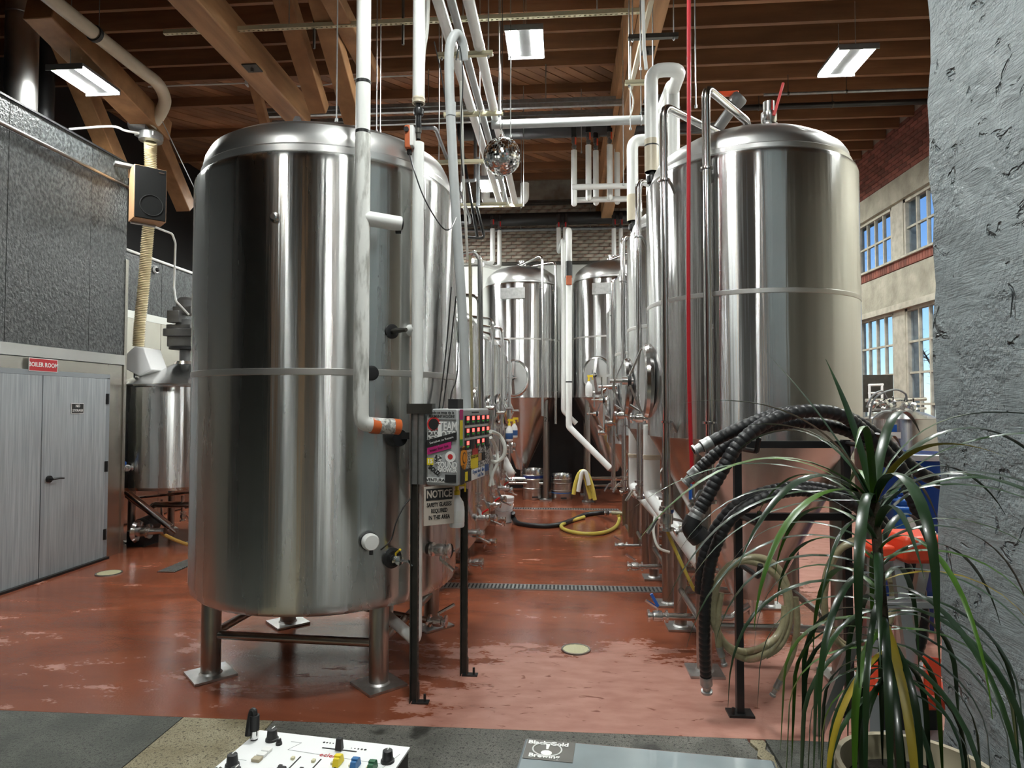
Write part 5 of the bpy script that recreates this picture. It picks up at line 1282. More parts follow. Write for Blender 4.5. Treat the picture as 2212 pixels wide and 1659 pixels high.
# side face
patch('sticker', on_side, .06, .94, .86, .985, 'print_grey', .0)
text('lettering', "Todo se trata de la", .0215, 'print_black', cp, on_side(.5, .95) + ns * .004, SX, UP, sx=.92, bold=.0004); text('lettering', "FERMENTACIÓN!", .024, 'print_black', cp, on_side(.5, .90) + ns * .004, SX, UP, sx=.88, bold=.0005)
disc('sticker', on_side, .25, .80, .042, 'print_red', .002); disc('sticker', on_side, .25, .80, .032, 'print_black', .003)
patch('sticker', on_side, .08, .42, .52, .73, 'sticker_noise')
text('lettering', "TEAM", .072, 'print_white', cp, on_side(.70, .77) + ns * .003, SX, UP, sx=.62, bold=.001); text('lettering', "OTP", .062, 'print_white', cp, on_side(.70, .66) + ns * .003, SX, UP, sx=.8, bold=.001)
patch('sticker', on_side, .38, .50, .57, .80, 'print_white', .002)
def slant(nm, u0, v0, u1, v1, w, mt, lift):
    a, b = on_side(u0, v0) + ns * lift, on_side(u1, v1) + ns * lift
    return obj(nm, MB().prism([a, b, b + UP * w, a + UP * w], (0, 0, 0), ns * .001), mt, cp)
slant('sticker', .03, .49, .97, .60, .045, 'print_black', .003); slant('sticker', .05, .40, .80, .49, .04, 'sticker_pink', .002)
dl = (on_side(.97, .60) - on_side(.03, .49)).normalized()
text('lettering', "Sureshot en Recore", .019, 'print_white', cp, on_side(.5, .545) + UP * .022 + ns * .006, dl, UP); text('lettering', "hoppy beer fest", .019, 'print_black', cp, on_side(.42, .445) + UP * .02 + ns * .005, dl, UP)
disc('sticker', on_side, .77, .38, .032, 'print_white', .002); disc('sticker', on_side, .77, .38, .016, 'print_red', .003)
patch('sticker', on_side, .04, .24, .27, .36, 'sticker_yellow', .001); text('lettering', "15", .035, 'print_white', cp, on_side(.14, .315) + ns * .004, SX, UP, bold=.001)
patch('sticker', on_side, .28, .50, .29, .40, 'sticker_noise', .001)
text('lettering', "SOUND", .048, 'print_white', cp, on_side(.68, .27) + ns * .003, SX, UP, sx=.72, bold=.001); text('lettering', "GROWLER", .034, 'print_white', cp, on_side(.68, .205) + ns * .003, SX, UP, sx=.72, bold=.001)
text('lettering', "BOLD", .036, 'print_black', cp, on_side(.27, .20) + ns * .004, SX - UP * .7, UP + SX * .7, sx=.8, bold=.002)
patch('sticker', on_side, .04, .58, .045, .105, 'print_white', .001); text('lettering', "VENTURA", .026, 'print_black', cp, on_side(.31, .075) + ns * .004, SX, UP, bold=.0005)
patch('sticker', on_side, .61, .95, .05, .15, 'print_black', .001)
# back plate, channel and gear between post and box
q0 = on_side(0, .5)
obj('side_channel', MB().box(q0 + sd_.normalized() * .05 + fd_.normalized() * .03 + sd_.normalized() * .012, (.05, .09, PHt * .98), Mx), 'galvanized', cp)
obj('top_rail', MB().box(q0 + sd_.normalized() * .04 + fd_.normalized() * .02 + V((0, 0, PHt * .5)), (.06, .16, .06), Mx), 'strut_dark', cp)
obj('power_box', MB().box(on_front(.18, 1.06) - nf * .06, (.10, .06, .06), Mx), 'black_plastic', cp)
obj('mount', MB().box(cc + sd_.normalized() * .12, (PWd * .9, .03, .05), Mx), 'strut_dark', cp)
# notice sign
tl, bl_ = PD(916, 1052, 3.80), PD(920, 1136, 3.80); tr_ = PD(981, 1046, 3.90); br_ = PD(978, 1117, 3.90)
tr_.z, bl_.z = tl.z + .0, bl_.z; br_ = V((tr_.x, tr_.y, bl_.z)); bl_ = V((tl.x, tl.y, bl_.z))
sg = thing('notice_sign', 'tan NOTICE safety glasses sign below the control panel', 'sign', (tl + br_) / 2)
xd = (tr_ - tl).normalized(); nn = xd.cross(UP).normalized(); hh_ = tl.z - bl_.z; ww_ = (tr_ - tl).length
obj('plate', MB().prism([tl, tr_, br_, bl_], (0, 0, 0), nn * -.004), 'sign_tan', sg)
def sp(u, v): return tl + xd * ww_ * u - UP * hh_ * v + nn * .001
obj('header', MB().prism([sp(.06, .06), sp(.94, .06), sp(.94, .36), sp(.06, .36)], (0, 0, 0), nn * .001), 'print_black', sg)
text('lettering', 'NOTICE', .062, 'sign_tan', sg, sp(.5, .21) + nn * .0015, xd, UP + xd * .15, sx=.72, bold=.0015)
for (s, v, z_) in (('SAFETY GLASSES', .48, .82), ('REQUIRED', .64, .85), ('IN THIS AREA', .81, .85)): text('lettering', s, .034, 'print_black', sg, sp(.5, v) + nn * .001, xd, UP, sx=z_ * .78, bold=.001)
def spray_bottle(p, label, s=1.0, sprayer='yellow_plastic', lean=0.0, group='spray bottles'):
    t = thing('spray_bottle', label, 'spray bottle', p, group)
    obj('bottle', MB().lathe([(0, 0), (.042 * s, 0), (.046 * s, .008 * s), (.046 * s, .12 * s), (.040 * s, .15 * s), (.018 * s, .185 * s), (.015 * s, .20 * s)], 20, p), 'white_plastic', t)
    obj('print_label', MB().lathe([(.0465 * s, .03 * s), (.0468 * s, .031 * s), (.0468 * s, .10 * s), (.0465 * s, .101 * s)], 20, p), 'sticker_blue' if 'row' in label else 'label_white', t)
    obj('sprayer', MB().lathe([(.018 * s, .195 * s), (.018 * s, .22 * s), (.012 * s, .222 * s), (.012 * s, .25 * s)], 14, p).box(vec(p) + V((.018 * s, 0, .262 * s)), (.075 * s, .022 * s, .03 * s)).box(vec(p) + V((.05 * s, 0, .235 * s)), (.01 * s, .012 * s, .045 * s)), sprayer, t, bevel=.002)
    return t
q = PD(987, 1138, 3.95); spray_bottle(q, 'white spray bottle with yellow sprayer hanging beside the NOTICE sign')
q = PD(1100, 953, 8.1); spray_bottle(q, 'nearer yellow-topped spray bottle hung on the bright tank row', 1.0)
q = PD(1111, 945, 9.0); spray_bottle(q, 'farther yellow-topped spray bottle hung on the bright tank row', 1.0)
q = PD(1272, 855, 11.2); spray_bottle(q, 'spray bottle with yellow sprayer hung on the back right fermenter manway', 1.3)
# white hoses looped behind the panel
for (pts, r_, lab, mt) in ((((1060, 932), (1078, 940), (1090, 962), (1088, 985), (1072, 998), (1060, 995)), .014, 'outer loop of white hose behind the control panel', 'white_hose'), (((1060, 945), (1072, 970), (1074, 1000), (1064, 1025), (1058, 1050)), .012, 'inner loop of white hose behind the control panel', 'white_hose'), (((1048, 940), (1062, 990), (1060, 1020), (1066, 1048)), .011, 'straight white hose hanging behind the control panel', 'white_hose')):
    solo('white_hose', MB().tube(spline([PD(x, y_, 4.46 if k_ == 0 else 4.60) for k_, (x, y_) in enumerate(pts)]), r_, 8), mt, lab, 'hose', 'white hoses behind the control panel')
pipe('white insulated stub slanting behind the loops of white hose', [PD(1085, 985, 9.0), PD(1104, 1022, 8.9), PD(1100, 1024, 9.3)], .055, fil=.04)
solo('yellow_tube', MB().tube(spline([PD(1015, 548, 6.0), PD(1016, 650, 5.98), PD(1018, 760, 5.96), PD(1019, 900, 5.95)]), .014, 8), 'clear_hose', 'pale yellow tube hanging in front of the nearest bright tank', 'tube')
solo('steel_pipe', MB().tube(fillet([PD(985, 552, 6.0), PD(1028, 545, 6.0), PD(1037, 560, 6.0), PD(1040, 910, 6.0)], .08), .024, 10), 'steel_pipe', 'bent stainless pipe in front of the nearest bright tank', 'pipe')

# ================================================================ THE AISLE FLOOR
def keg(p, label, hgt=.56, r=.19, blue=True):
    t = thing('beer_keg', label, 'keg', p, 'kegs at the end of the aisle')
    k = hgt / .56
    obj('body', MB().lathe([(0, .05), (r * .6, .05), (r * .92, .075), (r, .11), (r, .18 * k), (r * 1.04, .19 * k), (r * 1.04, .205 * k), (r, .215 * k), (r, .345 * k), (r * 1.04, .355 * k), (r * 1.04, .37 * k), (r, .38 * k), (r, .45 * k), (r * .9, .48 * k), (r * .3, .495 * k), (0, .495 * k)], 36, p), 'keg_steel', t, sharp=.5)
    obj('top_chime', MB().lathe([(r * .93, .46 * k), (r * .95, .55 * k), (r * .98, .56 * k), (r, .55 * k), (r * .985, .46 * k)], 36, p), 'steel_bright', t)
    obj('bottom_chime', MB().lathe([(r * .97, .12), (r * .97, .02), (r * .98, .0), (r * 1.01, .01), (r * 1.01, .12)], 36, p), 'keg_steel', t)
    obj('stripe', MB().lathe([(r * 1.002, (.39 if blue else .12) * k), (r * 1.006, (.392 if blue else .122) * k), (r * 1.006, (.435 if blue else .165) * k), (r * 1.002, (.437 if blue else .167) * k)], 36, p), 'keg_blue' if blue else 'sticker_blue', t)
    obj('hand_hole', MB().box(vec(p) + V((.04, -r * 1.0, .05 * k)), (.11, .02, .03)), 'print_black', t)
    obj('keg_valve', MB().cyl(vec(p) + V((0, 0, .49 * k)), vec(p) + V((0, 0, .53 * k)), .035, 14), 'steel_leg', t)
keg(PZ(1152, 1077), 'taller keg with a blue stripe under the back left fermenter')
keg(PZ(1213, 1078), 'shorter stained keg beside the round fermenter leg', .47, .19, False)
q = PZ(1088, 1127)
t = thing('plastic_bucket', 'white plastic bucket with lid beside the bright tank row', 'bucket', q)
obj('body', MB().lathe([(0, .0), (.118, 0), (.122, .005), (.142, .33), (.142, .345), (0, .345)], 32, q), 'white_plastic', t)
obj('lid', MB().lathe([(.142, .29), (.152, .292), (.152, .305), (.147, .31), (.155, .33), (.158, .37), (.15, .38), (.14, .372), (0, .372)], 32, q), 'white_plastic', t)
obj('bail_handle', MB().tube([q + V((.15 * math.cos(a_), -.15 * math.sin(a_), .27 - .10 * math.sin(a_))) for a_ in [i * PI / 12 for i in range(13)]], .004, 5), 'galvanized', t)
hz = lambda px, py, z=.03: PZ(px, py, z)
t = thing('black_hose', 'thick black hose lying across the aisle between the tank rows', 'hose', hz(1180, 1138, 0))
hp = spline([hz(1108, 1108, .15), hz(1110, 1120, .06), hz(1122, 1131), hz(1160, 1136), hz(1200, 1135), hz(1235, 1124), hz(1265, 1112), hz(1300, 1108, .06), PZ(1318, 1108, .14)], 8)
obj('hose', MB().tube(hp, .036, 12), 'rubber', t)
obj('sight_glass', MB().cyl(PZ(1318, 1108, .14), PZ(1352, 1110, .16), .03, 12), 'clear_hose', t)
for (x_, z_) in ((1308, .10), (1318, .14), (1338, .15), (1352, .16)):
    q = PZ(x_, 1108.5, z_); obj('clamp', MB().cyl(q - V((.018, 0, 0)), q + V((.018, 0, 0)), .045, 14), 'steel_bright', t)
solo('yellow_hose', MB().tube(spline([hz(1335, 1112, .14), hz(1338, 1122, .08), hz(1330, 1138), hz(1305, 1150), hz(1265, 1153), hz(1228, 1147), hz(1212, 1137), hz(1225, 1128), hz(1262, 1117)], 8), .026, 12), 'yellow_hose', 'translucent yellow hose looped on the aisle floor', 'hose')
for i, (pts, lab) in enumerate(((((1239, 1068, 0.02), (1243, 1045, .3), (1252, 1022, .53), (1262, 1025, .50), (1270, 1055, .2), (1276, 1077, .03)), 'left strand of yellow hose draped over the pipe below the back right fermenter'), (((1252, 1020, .55), (1262, 1018, .56), (1272, 1030, .45), (1280, 1055, .2), (1285, 1080, .02)), 'right strand of yellow hose draped over the pipe below the back right fermenter'), (((1249, 1062, .1), (1253, 1040, .3), (1258, 1020, .55), (1266, 1022, .5), (1272, 1048, .25)), 'pale middle strand of hose draped with the yellow ones'))):
    solo('yellow_hose', MB().tube(spline([PY(a, b_, 11.55 - .06 * i) for a, b_, _ in pts], 8), .036, 10), 'yellow_hose' if i < 2 else 'white_hose', lab, 'hose', 'hoses draped at the end of the aisle')
a, b = PY(1085, 1034, 12.1), PY(1150, 1034, 12.1); solo('steel_pipe', MB().cyl(a, (b.x, b.y, a.z), .035, 10), 'steel_pipe', 'horizontal stainless pipe left of the kegs', 'pipe')
a, b = PY(1255, 1033, 11.75), PY(1345, 1036, 11.75); solo('steel_pipe', MB().cyl(a, (b.x, b.y, a.z), .035, 10), 'steel_pipe', 'horizontal stainless pipe under the draped yellow hose', 'pipe')

# ================================================================ HOSE RACK IN FRONT OF THE NEAR RIGHT FERMENTER
DR = 3.72
rk = thing('hose_rack', 'black steel hose rack standing in front of the near right fermenter', 'rack', PD(1700, 1490, DR) * 1.0)
rk.location.z = 0; OFF[rk.name] = V(rk.location)
pl_, pr_ = PD(1592, 960, DR), PD(1826, 950, DR)
for q in (pl_, pr_):
    obj('post', MB().box((q.x, q.y, q.z / 2), (.04, .04, q.z)), 'black_metal', rk)
    obj('foot', MB().box((q.x, q.y, .006), (.14, .10, .012)).cyl((q.x - .045, q.y - .03, .01), (q.x - .045, q.y - .03, .05), .008, 6), 'black_metal', rk)
obj('crossbar', MB().box(((pl_.x + pr_.x) / 2, (pl_.y + pr_.y) / 2, pl_.z), ((pr_ - pl_).length, .04, .04), Matrix.Rotation(math.atan2(pr_.y - pl_.y, pr_.x - pl_.x), 3, 'Z')), 'black_metal', rk)
zm = PD(1700, 1115, DR).z
obj('crossbar', MB().box(((pl_.x + pr_.x) / 2, (pl_.y + pr_.y) / 2, zm), ((pr_ - pl_).length, .04, .04), Matrix.Rotation(math.atan2(pr_.y - pl_.y, pr_.x - pl_.x), 3, 'Z')), 'black_metal', rk)
nrm_ = V((_fh.x, _fh.y, 0))
for q in (pl_, pr_):
    for z_ in (q.z - .02, zm + .01, .85):
        obj('hook', MB().tube(fillet([V((q.x, q.y, z_)), V((q.x, q.y, z_)) - nrm_ * .30, V((q.x, q.y, z_ + .07)) - nrm_ * .33], .03), .014, 8), 'black_metal', rk)
def hose(name, label, pts, r, mt, k=8, ends=(), group='hoses on the black rack', bandm='galvanized'):
    P_ = [PD(a, b_, d_) for a, b_, d_ in pts]
    t = thing(name, label, 'hose', min(P_, key=lambda v: v.z), group)
    sp_ = spline(P_, k)
    if mt == 'rubber':           # spiral wrap shows as shallow ridges
        fine_, acc = [sp_[0]], 0.0
        for a_, b2 in zip(sp_, sp_[1:]):
            L_ = (b2 - a_).length; n_ = max(1, int(L_ / .009))
            fine_ += [a_.lerp(b2, (j + 1) / n_) for j in range(n_)]
        obj('hose', MB().tube(fine_, [r * (1.0 if i % 3 else .90) for i in range(len(fine_))], 22), mt, t, sharp=.32)
    else: obj('hose', MB().tube(sp_, r, 12), mt, t)
    for e in ends:
        q = sp_[0] if e == 0 else sp_[-1]; w = (sp_[1] if e == 0 else sp_[-2]); d_ = (q - w).normalized()
        obj('ferrule', MB().lathe([(r * 1.04, -.06), (r * 1.08, -.055), (r * 1.08, -.04), (r * 1.02, -.036), (r * 1.08, -.02), (r * 1.08, -.006), (r * .8, 0), (r * .7, .03), (r * 1.0, .034), (r * 1.0, .045), (r * .6, .046)], 14, q, d_), bandm, t)
    return t
hose('black_hose', 'uppermost thick black hose arching over the rack', ((1515, 966, 3.45), (1555, 945, 3.45), (1620, 915, 3.45), (1690, 892, 3.46), (1770, 888, 3.48), (1840, 905, 3.5), (1900, 945, 3.5), (1960, 1000, 3.5), (2000, 1028, 3.52), (2040, 1048, 3.55)), .034, 'rubber', ends=(0,))
hose('black_hose', 'thick black hose ending in a camlock elbow on the left of the rack', ((1497, 1125, 3.36), (1525, 1078, 3.36), (1560, 1015, 3.36), (1600, 955, 3.36), (1660, 910, 3.37), (1740, 888, 3.38), (1820, 898, 3.4), (1885, 950, 3.42), (1925, 990, 3.43), (1950, 1020, 3.43), (1975, 1085, 3.43), (2000, 1140, 3.43)), .036, 'rubber', ends=(0, 1))
hose('black_hose', 'black hose with steel coupling hidden behind the arching pair', ((1492, 1032, 3.6), (1530, 995, 3.58), (1580, 955, 3.57), (1650, 925, 3.57), (1740, 912, 3.57), (1840, 935, 3.57), (1900, 985, 3.57), (1950, 1022, 3.57)), .034, 'rubber', ends=(0, 1))
hose('black_hose', 'long black hose hanging almost to the floor at the left of the rack', ((1526, 1480, 3.55), (1522, 1400, 3.5), (1524, 1300, 3.45), (1540, 1200, 3.42), (1580, 1120, 3.4), (1650, 1075, 3.4), (1740, 1060, 3.4), (1830, 1085, 3.42), (1900, 1135, 3.44), (1955, 1220, 3.45), (1975, 1320, 3.46), (1960, 1380, 3.46)), .031, 'rubber', ends=(0,))
hose('black_hose', 'second long black hose nested behind the one nearly touching the floor', ((1512, 1280, 3.62), (1516, 1220, 3.6), (1540, 1150, 3.58), (1590, 1090, 3.56), (1660, 1060, 3.56), (1750, 1050, 3.56), (1850, 1080, 3.56), (1920, 1140, 3.58), (1975, 1230, 3.58), (1995, 1330, 3.6), (1985, 1400, 3.6), (1960, 1450, 3.6)), .030, 'rubber', ends=())
q = PD(1490, 1145, 3.36); el = thing('camlock_elbow', 'black camlock elbow at the end of the rack hose', 'fitting', q)
obj('body', MB().tube(spline([PD(1500, 1118, 3.36), PD(1492, 1140, 3.36), PD(1502, 1158, 3.36)]), .045, 14), 'black_plastic', el)
obj('flange', MB().cyl(PD(1478, 1128, 3.36), PD(1522, 1150, 3.36), .026, 12).cyl(PD(1500, 1150, 3.36), PD(1512, 1162, 3.36), .055, 16), 'black_plastic', el)
cl_ = []
for i in range(34):
    a_ = -1.2 + i * .42; rr2 = 1.0 - .004 * i
    cl_.append((1620 + 88 * math.cos(a_) * rr2, 1312 - 112 * math.sin(a_) * rr2 + 6 * math.sin(i), 3.33 + .012 * (i % 15)))
hose('clear_hose', 'coil of clear braided hose hanging on the left rack hook', cl_, .019, 'clear_hose', 4)
cl_ = []
for i in range(24):
    a_ = .3 + i * .45; cl_.append((1855 + 75 * math.cos(a_), 1290 - 118 * math.sin(a_) + 5 * math.sin(i), 3.38 + .012 * (i % 12)))
hose('clear_hose', 'second coil of clear braided hose behind the plant', cl_, .019, 'clear_hose', 4)
hose('clear_hose', 'loose tail of clear hose with steel coupling hanging low', ((1718, 1290, 3.5), (1722, 1350, 3.5), (1712, 1410, 3.52), (1690, 1460, 3.53), (1676, 1488, 3.54)), .017, 'clear_hose', ends=(1,))
hose('clear_hose', 'short tail of clear hose beside the long black one', ((1558, 1280, 3.45), (1550, 1340, 3.45), (1552, 1390, 3.46), (1560, 1420, 3.46)), .017, 'clear_hose', ends=(1,))

# ================================================================ RIGHT BACKGROUND: keg washer tank, drums, ladder
q = PD(1945, 875, 6.6); t = thing('washer_tank', 'squat steel tank with blue label and tangle of valves by the windows', 'tank', (q.x, q.y, 0))
wr_ = .33; zt_ = PD(1945, 905, 6.6).z
obj('shell', MB().lathe([(0, .95), (wr_, .95), (wr_, zt_), (wr_ + .01, zt_ + .005), (wr_ * .6, zt_ + .07), (0, zt_ + .1)], 48, (q.x, q.y, 0)), 'steel_fermenter', t)
for i in range(4): obj('leg', MB().cyl((q.x + .26 * math.cos(i * PI / 2 + .6), q.y + .26 * math.sin(i * PI / 2 + .6), 0), (q.x + .26 * math.cos(i * PI / 2 + .6), q.y + .26 * math.sin(i * PI / 2 + .6), .96), .02, 10), 'steel_leg', t)
p_, n_ = on_tank(q.x, q.y, wr_, 1925, 925); obj('blue_label', MB().box(p_ + n_ * .002, (.10, .004, .07), Matrix((n_.cross(V((0, 0, 1))) * -1, -n_, V((0, 0, 1)))).transposed()), 'blue_plastic', t)
p_, n_ = on_tank(q.x, q.y, wr_, 1930, 940); obj('paper_label', MB().box(p_ + n_ * .002, (.13, .004, .06), Matrix((n_.cross(V((0, 0, 1))) * -1, -n_, V((0, 0, 1)))).transposed()), 'label_white', t)
obj('manifold', MB().cyl(PD(1870, 865, 6.5), PD(2000, 862, 6.5), .018, 8).cyl(PD(1880, 885, 6.6), PD(2000, 882, 6.6), .012, 8), 'steel_bright', t)
for i, (px, py) in enumerate(((1885, 880), (1900, 874), (1915, 884), (1930, 876), (1948, 882), (1962, 876), (1975, 884))):
    valve(t, PD(px, py, 6.5), (rg.uniform(-.5, .5), -.6, rg.uniform(-.3, .8)), .016, (0, 0, 1), .05, 'black_plastic', .09)
for (pts, lab) in ((((1878, 905), (1890, 860), (1930, 842), (1955, 850), (1958, 865)), 'grey hose arching over the keg washer tank'), (((1872, 880), (1885, 855), (1905, 845), (1916, 862)), 'shorter grey hose arching over the keg washer tank'), (((1882, 925), (1886, 905), (1905, 890), (1925, 888)), 'black hose bending onto the keg washer tank')):
    solo('grey_hose', MB().tube(spline([PD(a, b_, 6.35) for a, b_ in pts]), .010, 8), 'pipe_galv', lab, 'hose', 'hoses on the keg washer tank')
q0 = PD(1890, 842, 8.6)
t = thing('equipment_board', 'dark board with white pipe frame leaning at the windows', 'board', PD(1890, 890, 8.6))
obj('board', MB().box(PD(1893, 850, 8.7), (.42, .04, .5)), 'strut_dark', t)
obj('pipe_frame', MB().tube([V((PD(1878, 890, 8.6).x, PD(1878, 890, 8.6).y, 0)), PD(1878, 832, 8.6)], .016, 8).tube([V((PD(1905, 890, 8.6).x, PD(1905, 890, 8.6).y, 0)), PD(1905, 828, 8.6)], .016, 8).tube([PD(1876, 832, 8.6), PD(1908, 831, 8.6)], .016, 8).tube([PD(1876, 849, 8.6), PD(1908, 849, 8.6)], .014, 8).tube([PD(1876, 868, 8.6), PD(1940, 866, 8.6)], .016, 8), 'white_plastic', t)
q = PD(1975, 900, 5.3); zt_ = PD(1970, 985, 5.3).z
t = thing('plastic_drum', 'tall blue plastic drum with white rim beside the pillar', 'drum', (q.x, q.y, 0))
obj('body', MB().lathe([(0, 0), (.26, 0), (.28, .03), (.285, .28), (.275, .30), (.275, .33), (.285, .35), (.285, .62), (.275, .64), (.275, .67), (.285, .69), (.285, zt_ - .05), (.27, zt_), (0, zt_)], 40, (q.x, q.y, 0)), 'drum_blue', t, sharp=.7)
obj('rim', MB().lathe([(.27, zt_ - .02), (.295, zt_ - .015), (.295, zt_ + .025), (.27, zt_ + .03)], 40, (q.x, q.y, 0)), 'white_plastic', t)
q = PD(1955, 1130, 4.6)
t = thing('jerry_can', 'small bright blue jerry can with white label behind the ladder', 'can', V((q.x, q.y, .80)))
obj('body', MB().box((q.x, q.y, .92), (.22, .18, .24)).box((q.x, q.y, 1.06), (.16, .14, .06)), 'blue_plastic', t, bevel=.02)
obj('handle', MB().tube(fillet([(q.x - .06, q.y, 1.08), (q.x - .06, q.y, 1.13), (q.x + .06, q.y, 1.13), (q.x + .06, q.y, 1.08)], .02), .015, 8), 'blue_plastic', t)
obj('paper_label', MB().box((q.x + .03, q.y - .092, .92), (.12, .004, .1)), 'label_white', t)
solo('utility_cart', MB().box((q.x + .1, q.y + .05, .785), (.5, .4, .03)).box((q.x - .13, q.y - .13, .39), (.03, .03, .78)).box((q.x + .33, q.y - .13, .39), (.03, .03, .78)).box((q.x - .13, q.y + .23, .39), (.03, .03, .78)).box((q.x + .33, q.y + .23, .39), (.03, .03, .78)), 'ladder_alu', 'low metal stand carrying the blue jerry can', 'stand')
q = PD(1865, 1000, 4.55)
solo('steel_column', MB().cyl((q.x, q.y, 0), (q.x, q.y, PD(1865, 905, 4.55).z), .055, 20), 'steel_leg', 'dull steel column behind the right post of the hose rack', 'column')
# folding step ladder, orange top and tray, leaning out beside the pillar
DL = 2.95
lt = thing('step_ladder', 'aluminium step ladder with bright red top and tray beside the pillar', 'ladder', V((PD(1952, 1600, DL).x, PD(1952, 1600, DL).y, 0)))
tpz = PD(1940, 1158, DL).z
base = V(lt.location)
def L3(u, w, z): return base + _r * u + _fh * w + V((0, 0, z))
obj('top_cap', MB().box(L3(.06, 0, tpz - .05), (.20, .22, .12), Matrix.Rotation(YAW, 3, 'Z')), 'ladder_red', lt, bevel=.02)
obj('top_cap_wing', MB().box(L3(-.11, .0, tpz - .07), (.10, .16, .07), Matrix.Rotation(YAW, 3, 'Z')), 'ladder_red', lt, bevel=.015)
for (u0, u1, w1) in ((-.12, -.24, -.18), (-.02, .0, -.2), (.16, .28, -.18), (-.05, -.16, .5), (.12, .22, .5)):
    beam_ = beam(MB(), L3(u0, 0, tpz - .08), L3(u1, w1, .0), .05, .028, _fh)
    obj('rail', beam_, 'ladder_alu', lt)
for z_, col in ((.30, 'ladder_alu'), (.58, 'ladder_alu'), (.86, 'ladder_alu')):
    k = 1 - z_ / tpz
    obj('step', MB().box(L3(.01, -.18 * k, z_), (.34 + .16 * k, .09, .03), Matrix.Rotation(YAW, 3, 'Z')), col, lt, bevel=.004)
obj('red_tray', MB().box(L3(.12, -.02, PD(1990, 1500, DL).z), (.24, .2, .05), Matrix.Rotation(YAW, 3, 'Z')), 'ladder_red', lt, bevel=.015)
for u in (-.18, .06): obj('red_foot', beam(MB(), L3(u, -.12, PD(1840, 1400, DL).z), L3(u - .02, -.15, PD(1840, 1470, DL).z), .055, .035, _fh), 'ladder_red', lt)
q = L3(.12, .02, 0)
t = thing('battery_case', 'black equipment case standing at the foot of the ladder', 'case', V((q.x, q.y, 0)))
zk_ = PD(1985, 1515, DL).z
obj('case', MB().box((q.x, q.y + .25, zk_ / 2 - .04), (.26, .22, zk_ - .08)), 'black_plastic', t, bevel=.012)
obj('case_top', MB().box((q.x, q.y + .25, zk_ - .07), (.24, .20, .02)), 'motor_grey', t, bevel=.004)

# ================================================================ FOREGROUND: DJ table, mixer, turntable cover, plant
ZT_ = .955
tb = thing('dj_table', 'dark table edge carrying the mixer and turntable cover', 'table', V((.2, .9, 0)))
obj('table_top', MB().box((.15, .80, ZT_ - .02), (2.0, .9, .04)), 'black_metal', tb, bevel=.004)
for x_ in (-.78, 1.08):
    for y_ in (.42, 1.18): obj('leg', MB().box((x_, y_, (ZT_ - .04) / 2), (.05, .05, ZT_ - .04)), 'black_metal', tb)
# mixer: back edge from (548,1578) to (887,1613)
DM = 1.30
pL, pR = PD(561, 1577, DM), PD(886, 1614, DM * .995)
zmx = (pL.z + pR.z) / 2 - .0
pL = PZ(561, 1577, zmx); pR = PZ(886, 1614, zmx)
xm = (pR - pL).normalized(); ymx = V((-xm.y, xm.x, 0)); wm = (pR - pL).length; dm_ = .36
mx_ = thing('dj_mixer', 'white DJ mixer with coloured fader caps in the foreground', 'mixer', V(((pL.x + pR.x) / 2, (pL.y + pR.y) / 2 - dm_ / 2, ZT_)))
Mm = Matrix((xm, ymx, V((0, 0, 1)))).transposed()
def mxp(u, v, z=0.0): return pL + xm * (u * wm) - ymx * (v * dm_) + V((0, 0, z))      # u across from left, v towards the camera
obj('body', MB().box(mxp(.5, .5, -(zmx - ZT_) / 2 - .003), (wm - .006, dm_ - .006, zmx - ZT_ - .006), Mm), 'black_metal', mx_)
obj('face_plate', MB().box(mxp(.5, .5, -.002), (wm, dm_, .004), Mm), 'mixer_white', mx_)
def knob(u, v, r=.0105, h=.021, cap='print_red'):
    k = obj('knob', MB().lathe([(r * 1.25, 0), (r * 1.2, .004), (r, .005), (r * .86, h), (r * .7, h + .001), (0, h + .001)], 20, mxp(u, v)), 'black_plastic', mx_)
    obj('knob_mark', MB().box(mxp(u, v, h + .0016) + ymx * r * .4, (.002, r * .9, .001), Mm), 'print_white', k)
for (u, v) in ((.145, .085), (.93, .16), (.085, .36), (.0, .36), (.10, .50), (-.0, .58), (.19, .47)):
    if u > 0: knob(u, v)
knob(.215, .12, .005, .010)
kb = obj('jack_plug', MB().cyl(mxp(.035, .10), mxp(.035, .10, .025), .007, 12).cyl(mxp(.035, .10, .02), mxp(.035, .10, .048), .0095, 14), 'black_plastic', mx_)
obj('plug_sleeve', MB().cyl(mxp(.035, .10, .003), mxp(.035, .10, .018), .008, 12), 'steel_bright', kb)
obj('jack_cable', MB().tube(spline([mxp(.035, .10, .047), mxp(.03, .10, .056), mxp(.012, .10, .05), mxp(.005, .12, .01)], 6), .006, 8), 'rubber_plain', kb)
obj('crossfader_slot', MB().box(mxp(.60, .105, .0006), (wm * .22, .0025, .001), Mm), 'print_black', mx_)
obj('crossfader', MB().box(mxp(.60, .105, .012), (.014, .012, .022), Mm, taper=.75), 'black_plastic', mx_, bevel=.001)
for i, (u, v, col) in enumerate(((.415, .40, 'black_plastic'), (.545, .43, 'red_plastic'), (.665, .235, 'sticker_yellow'), (.775, .245, 'knob_blue'), (.88, .25, 'knob_green'))):
    obj('fader_slot', MB().box(mxp(u - .0, .46, .0006), (.0022, dm_ * .5, .001), Mm), 'print_black', mx_)
    obj('fader_cap', MB().box(mxp(u, v, .008), (.013, .026, .014), Mm, taper=.8).box(mxp(u, v, .0155), (.0125, .009, .005), Mm), col, mx_, bevel=.001)
    obj('push_button', MB().box(mxp(u - .05, .33, .003), (.006, .006, .006), Mm), 'black_plastic', mx_)
    obj('push_button', MB().box(mxp(u - .03, .24, .002), (.006, .007, .005), Mm), 'drain_cream', mx_)
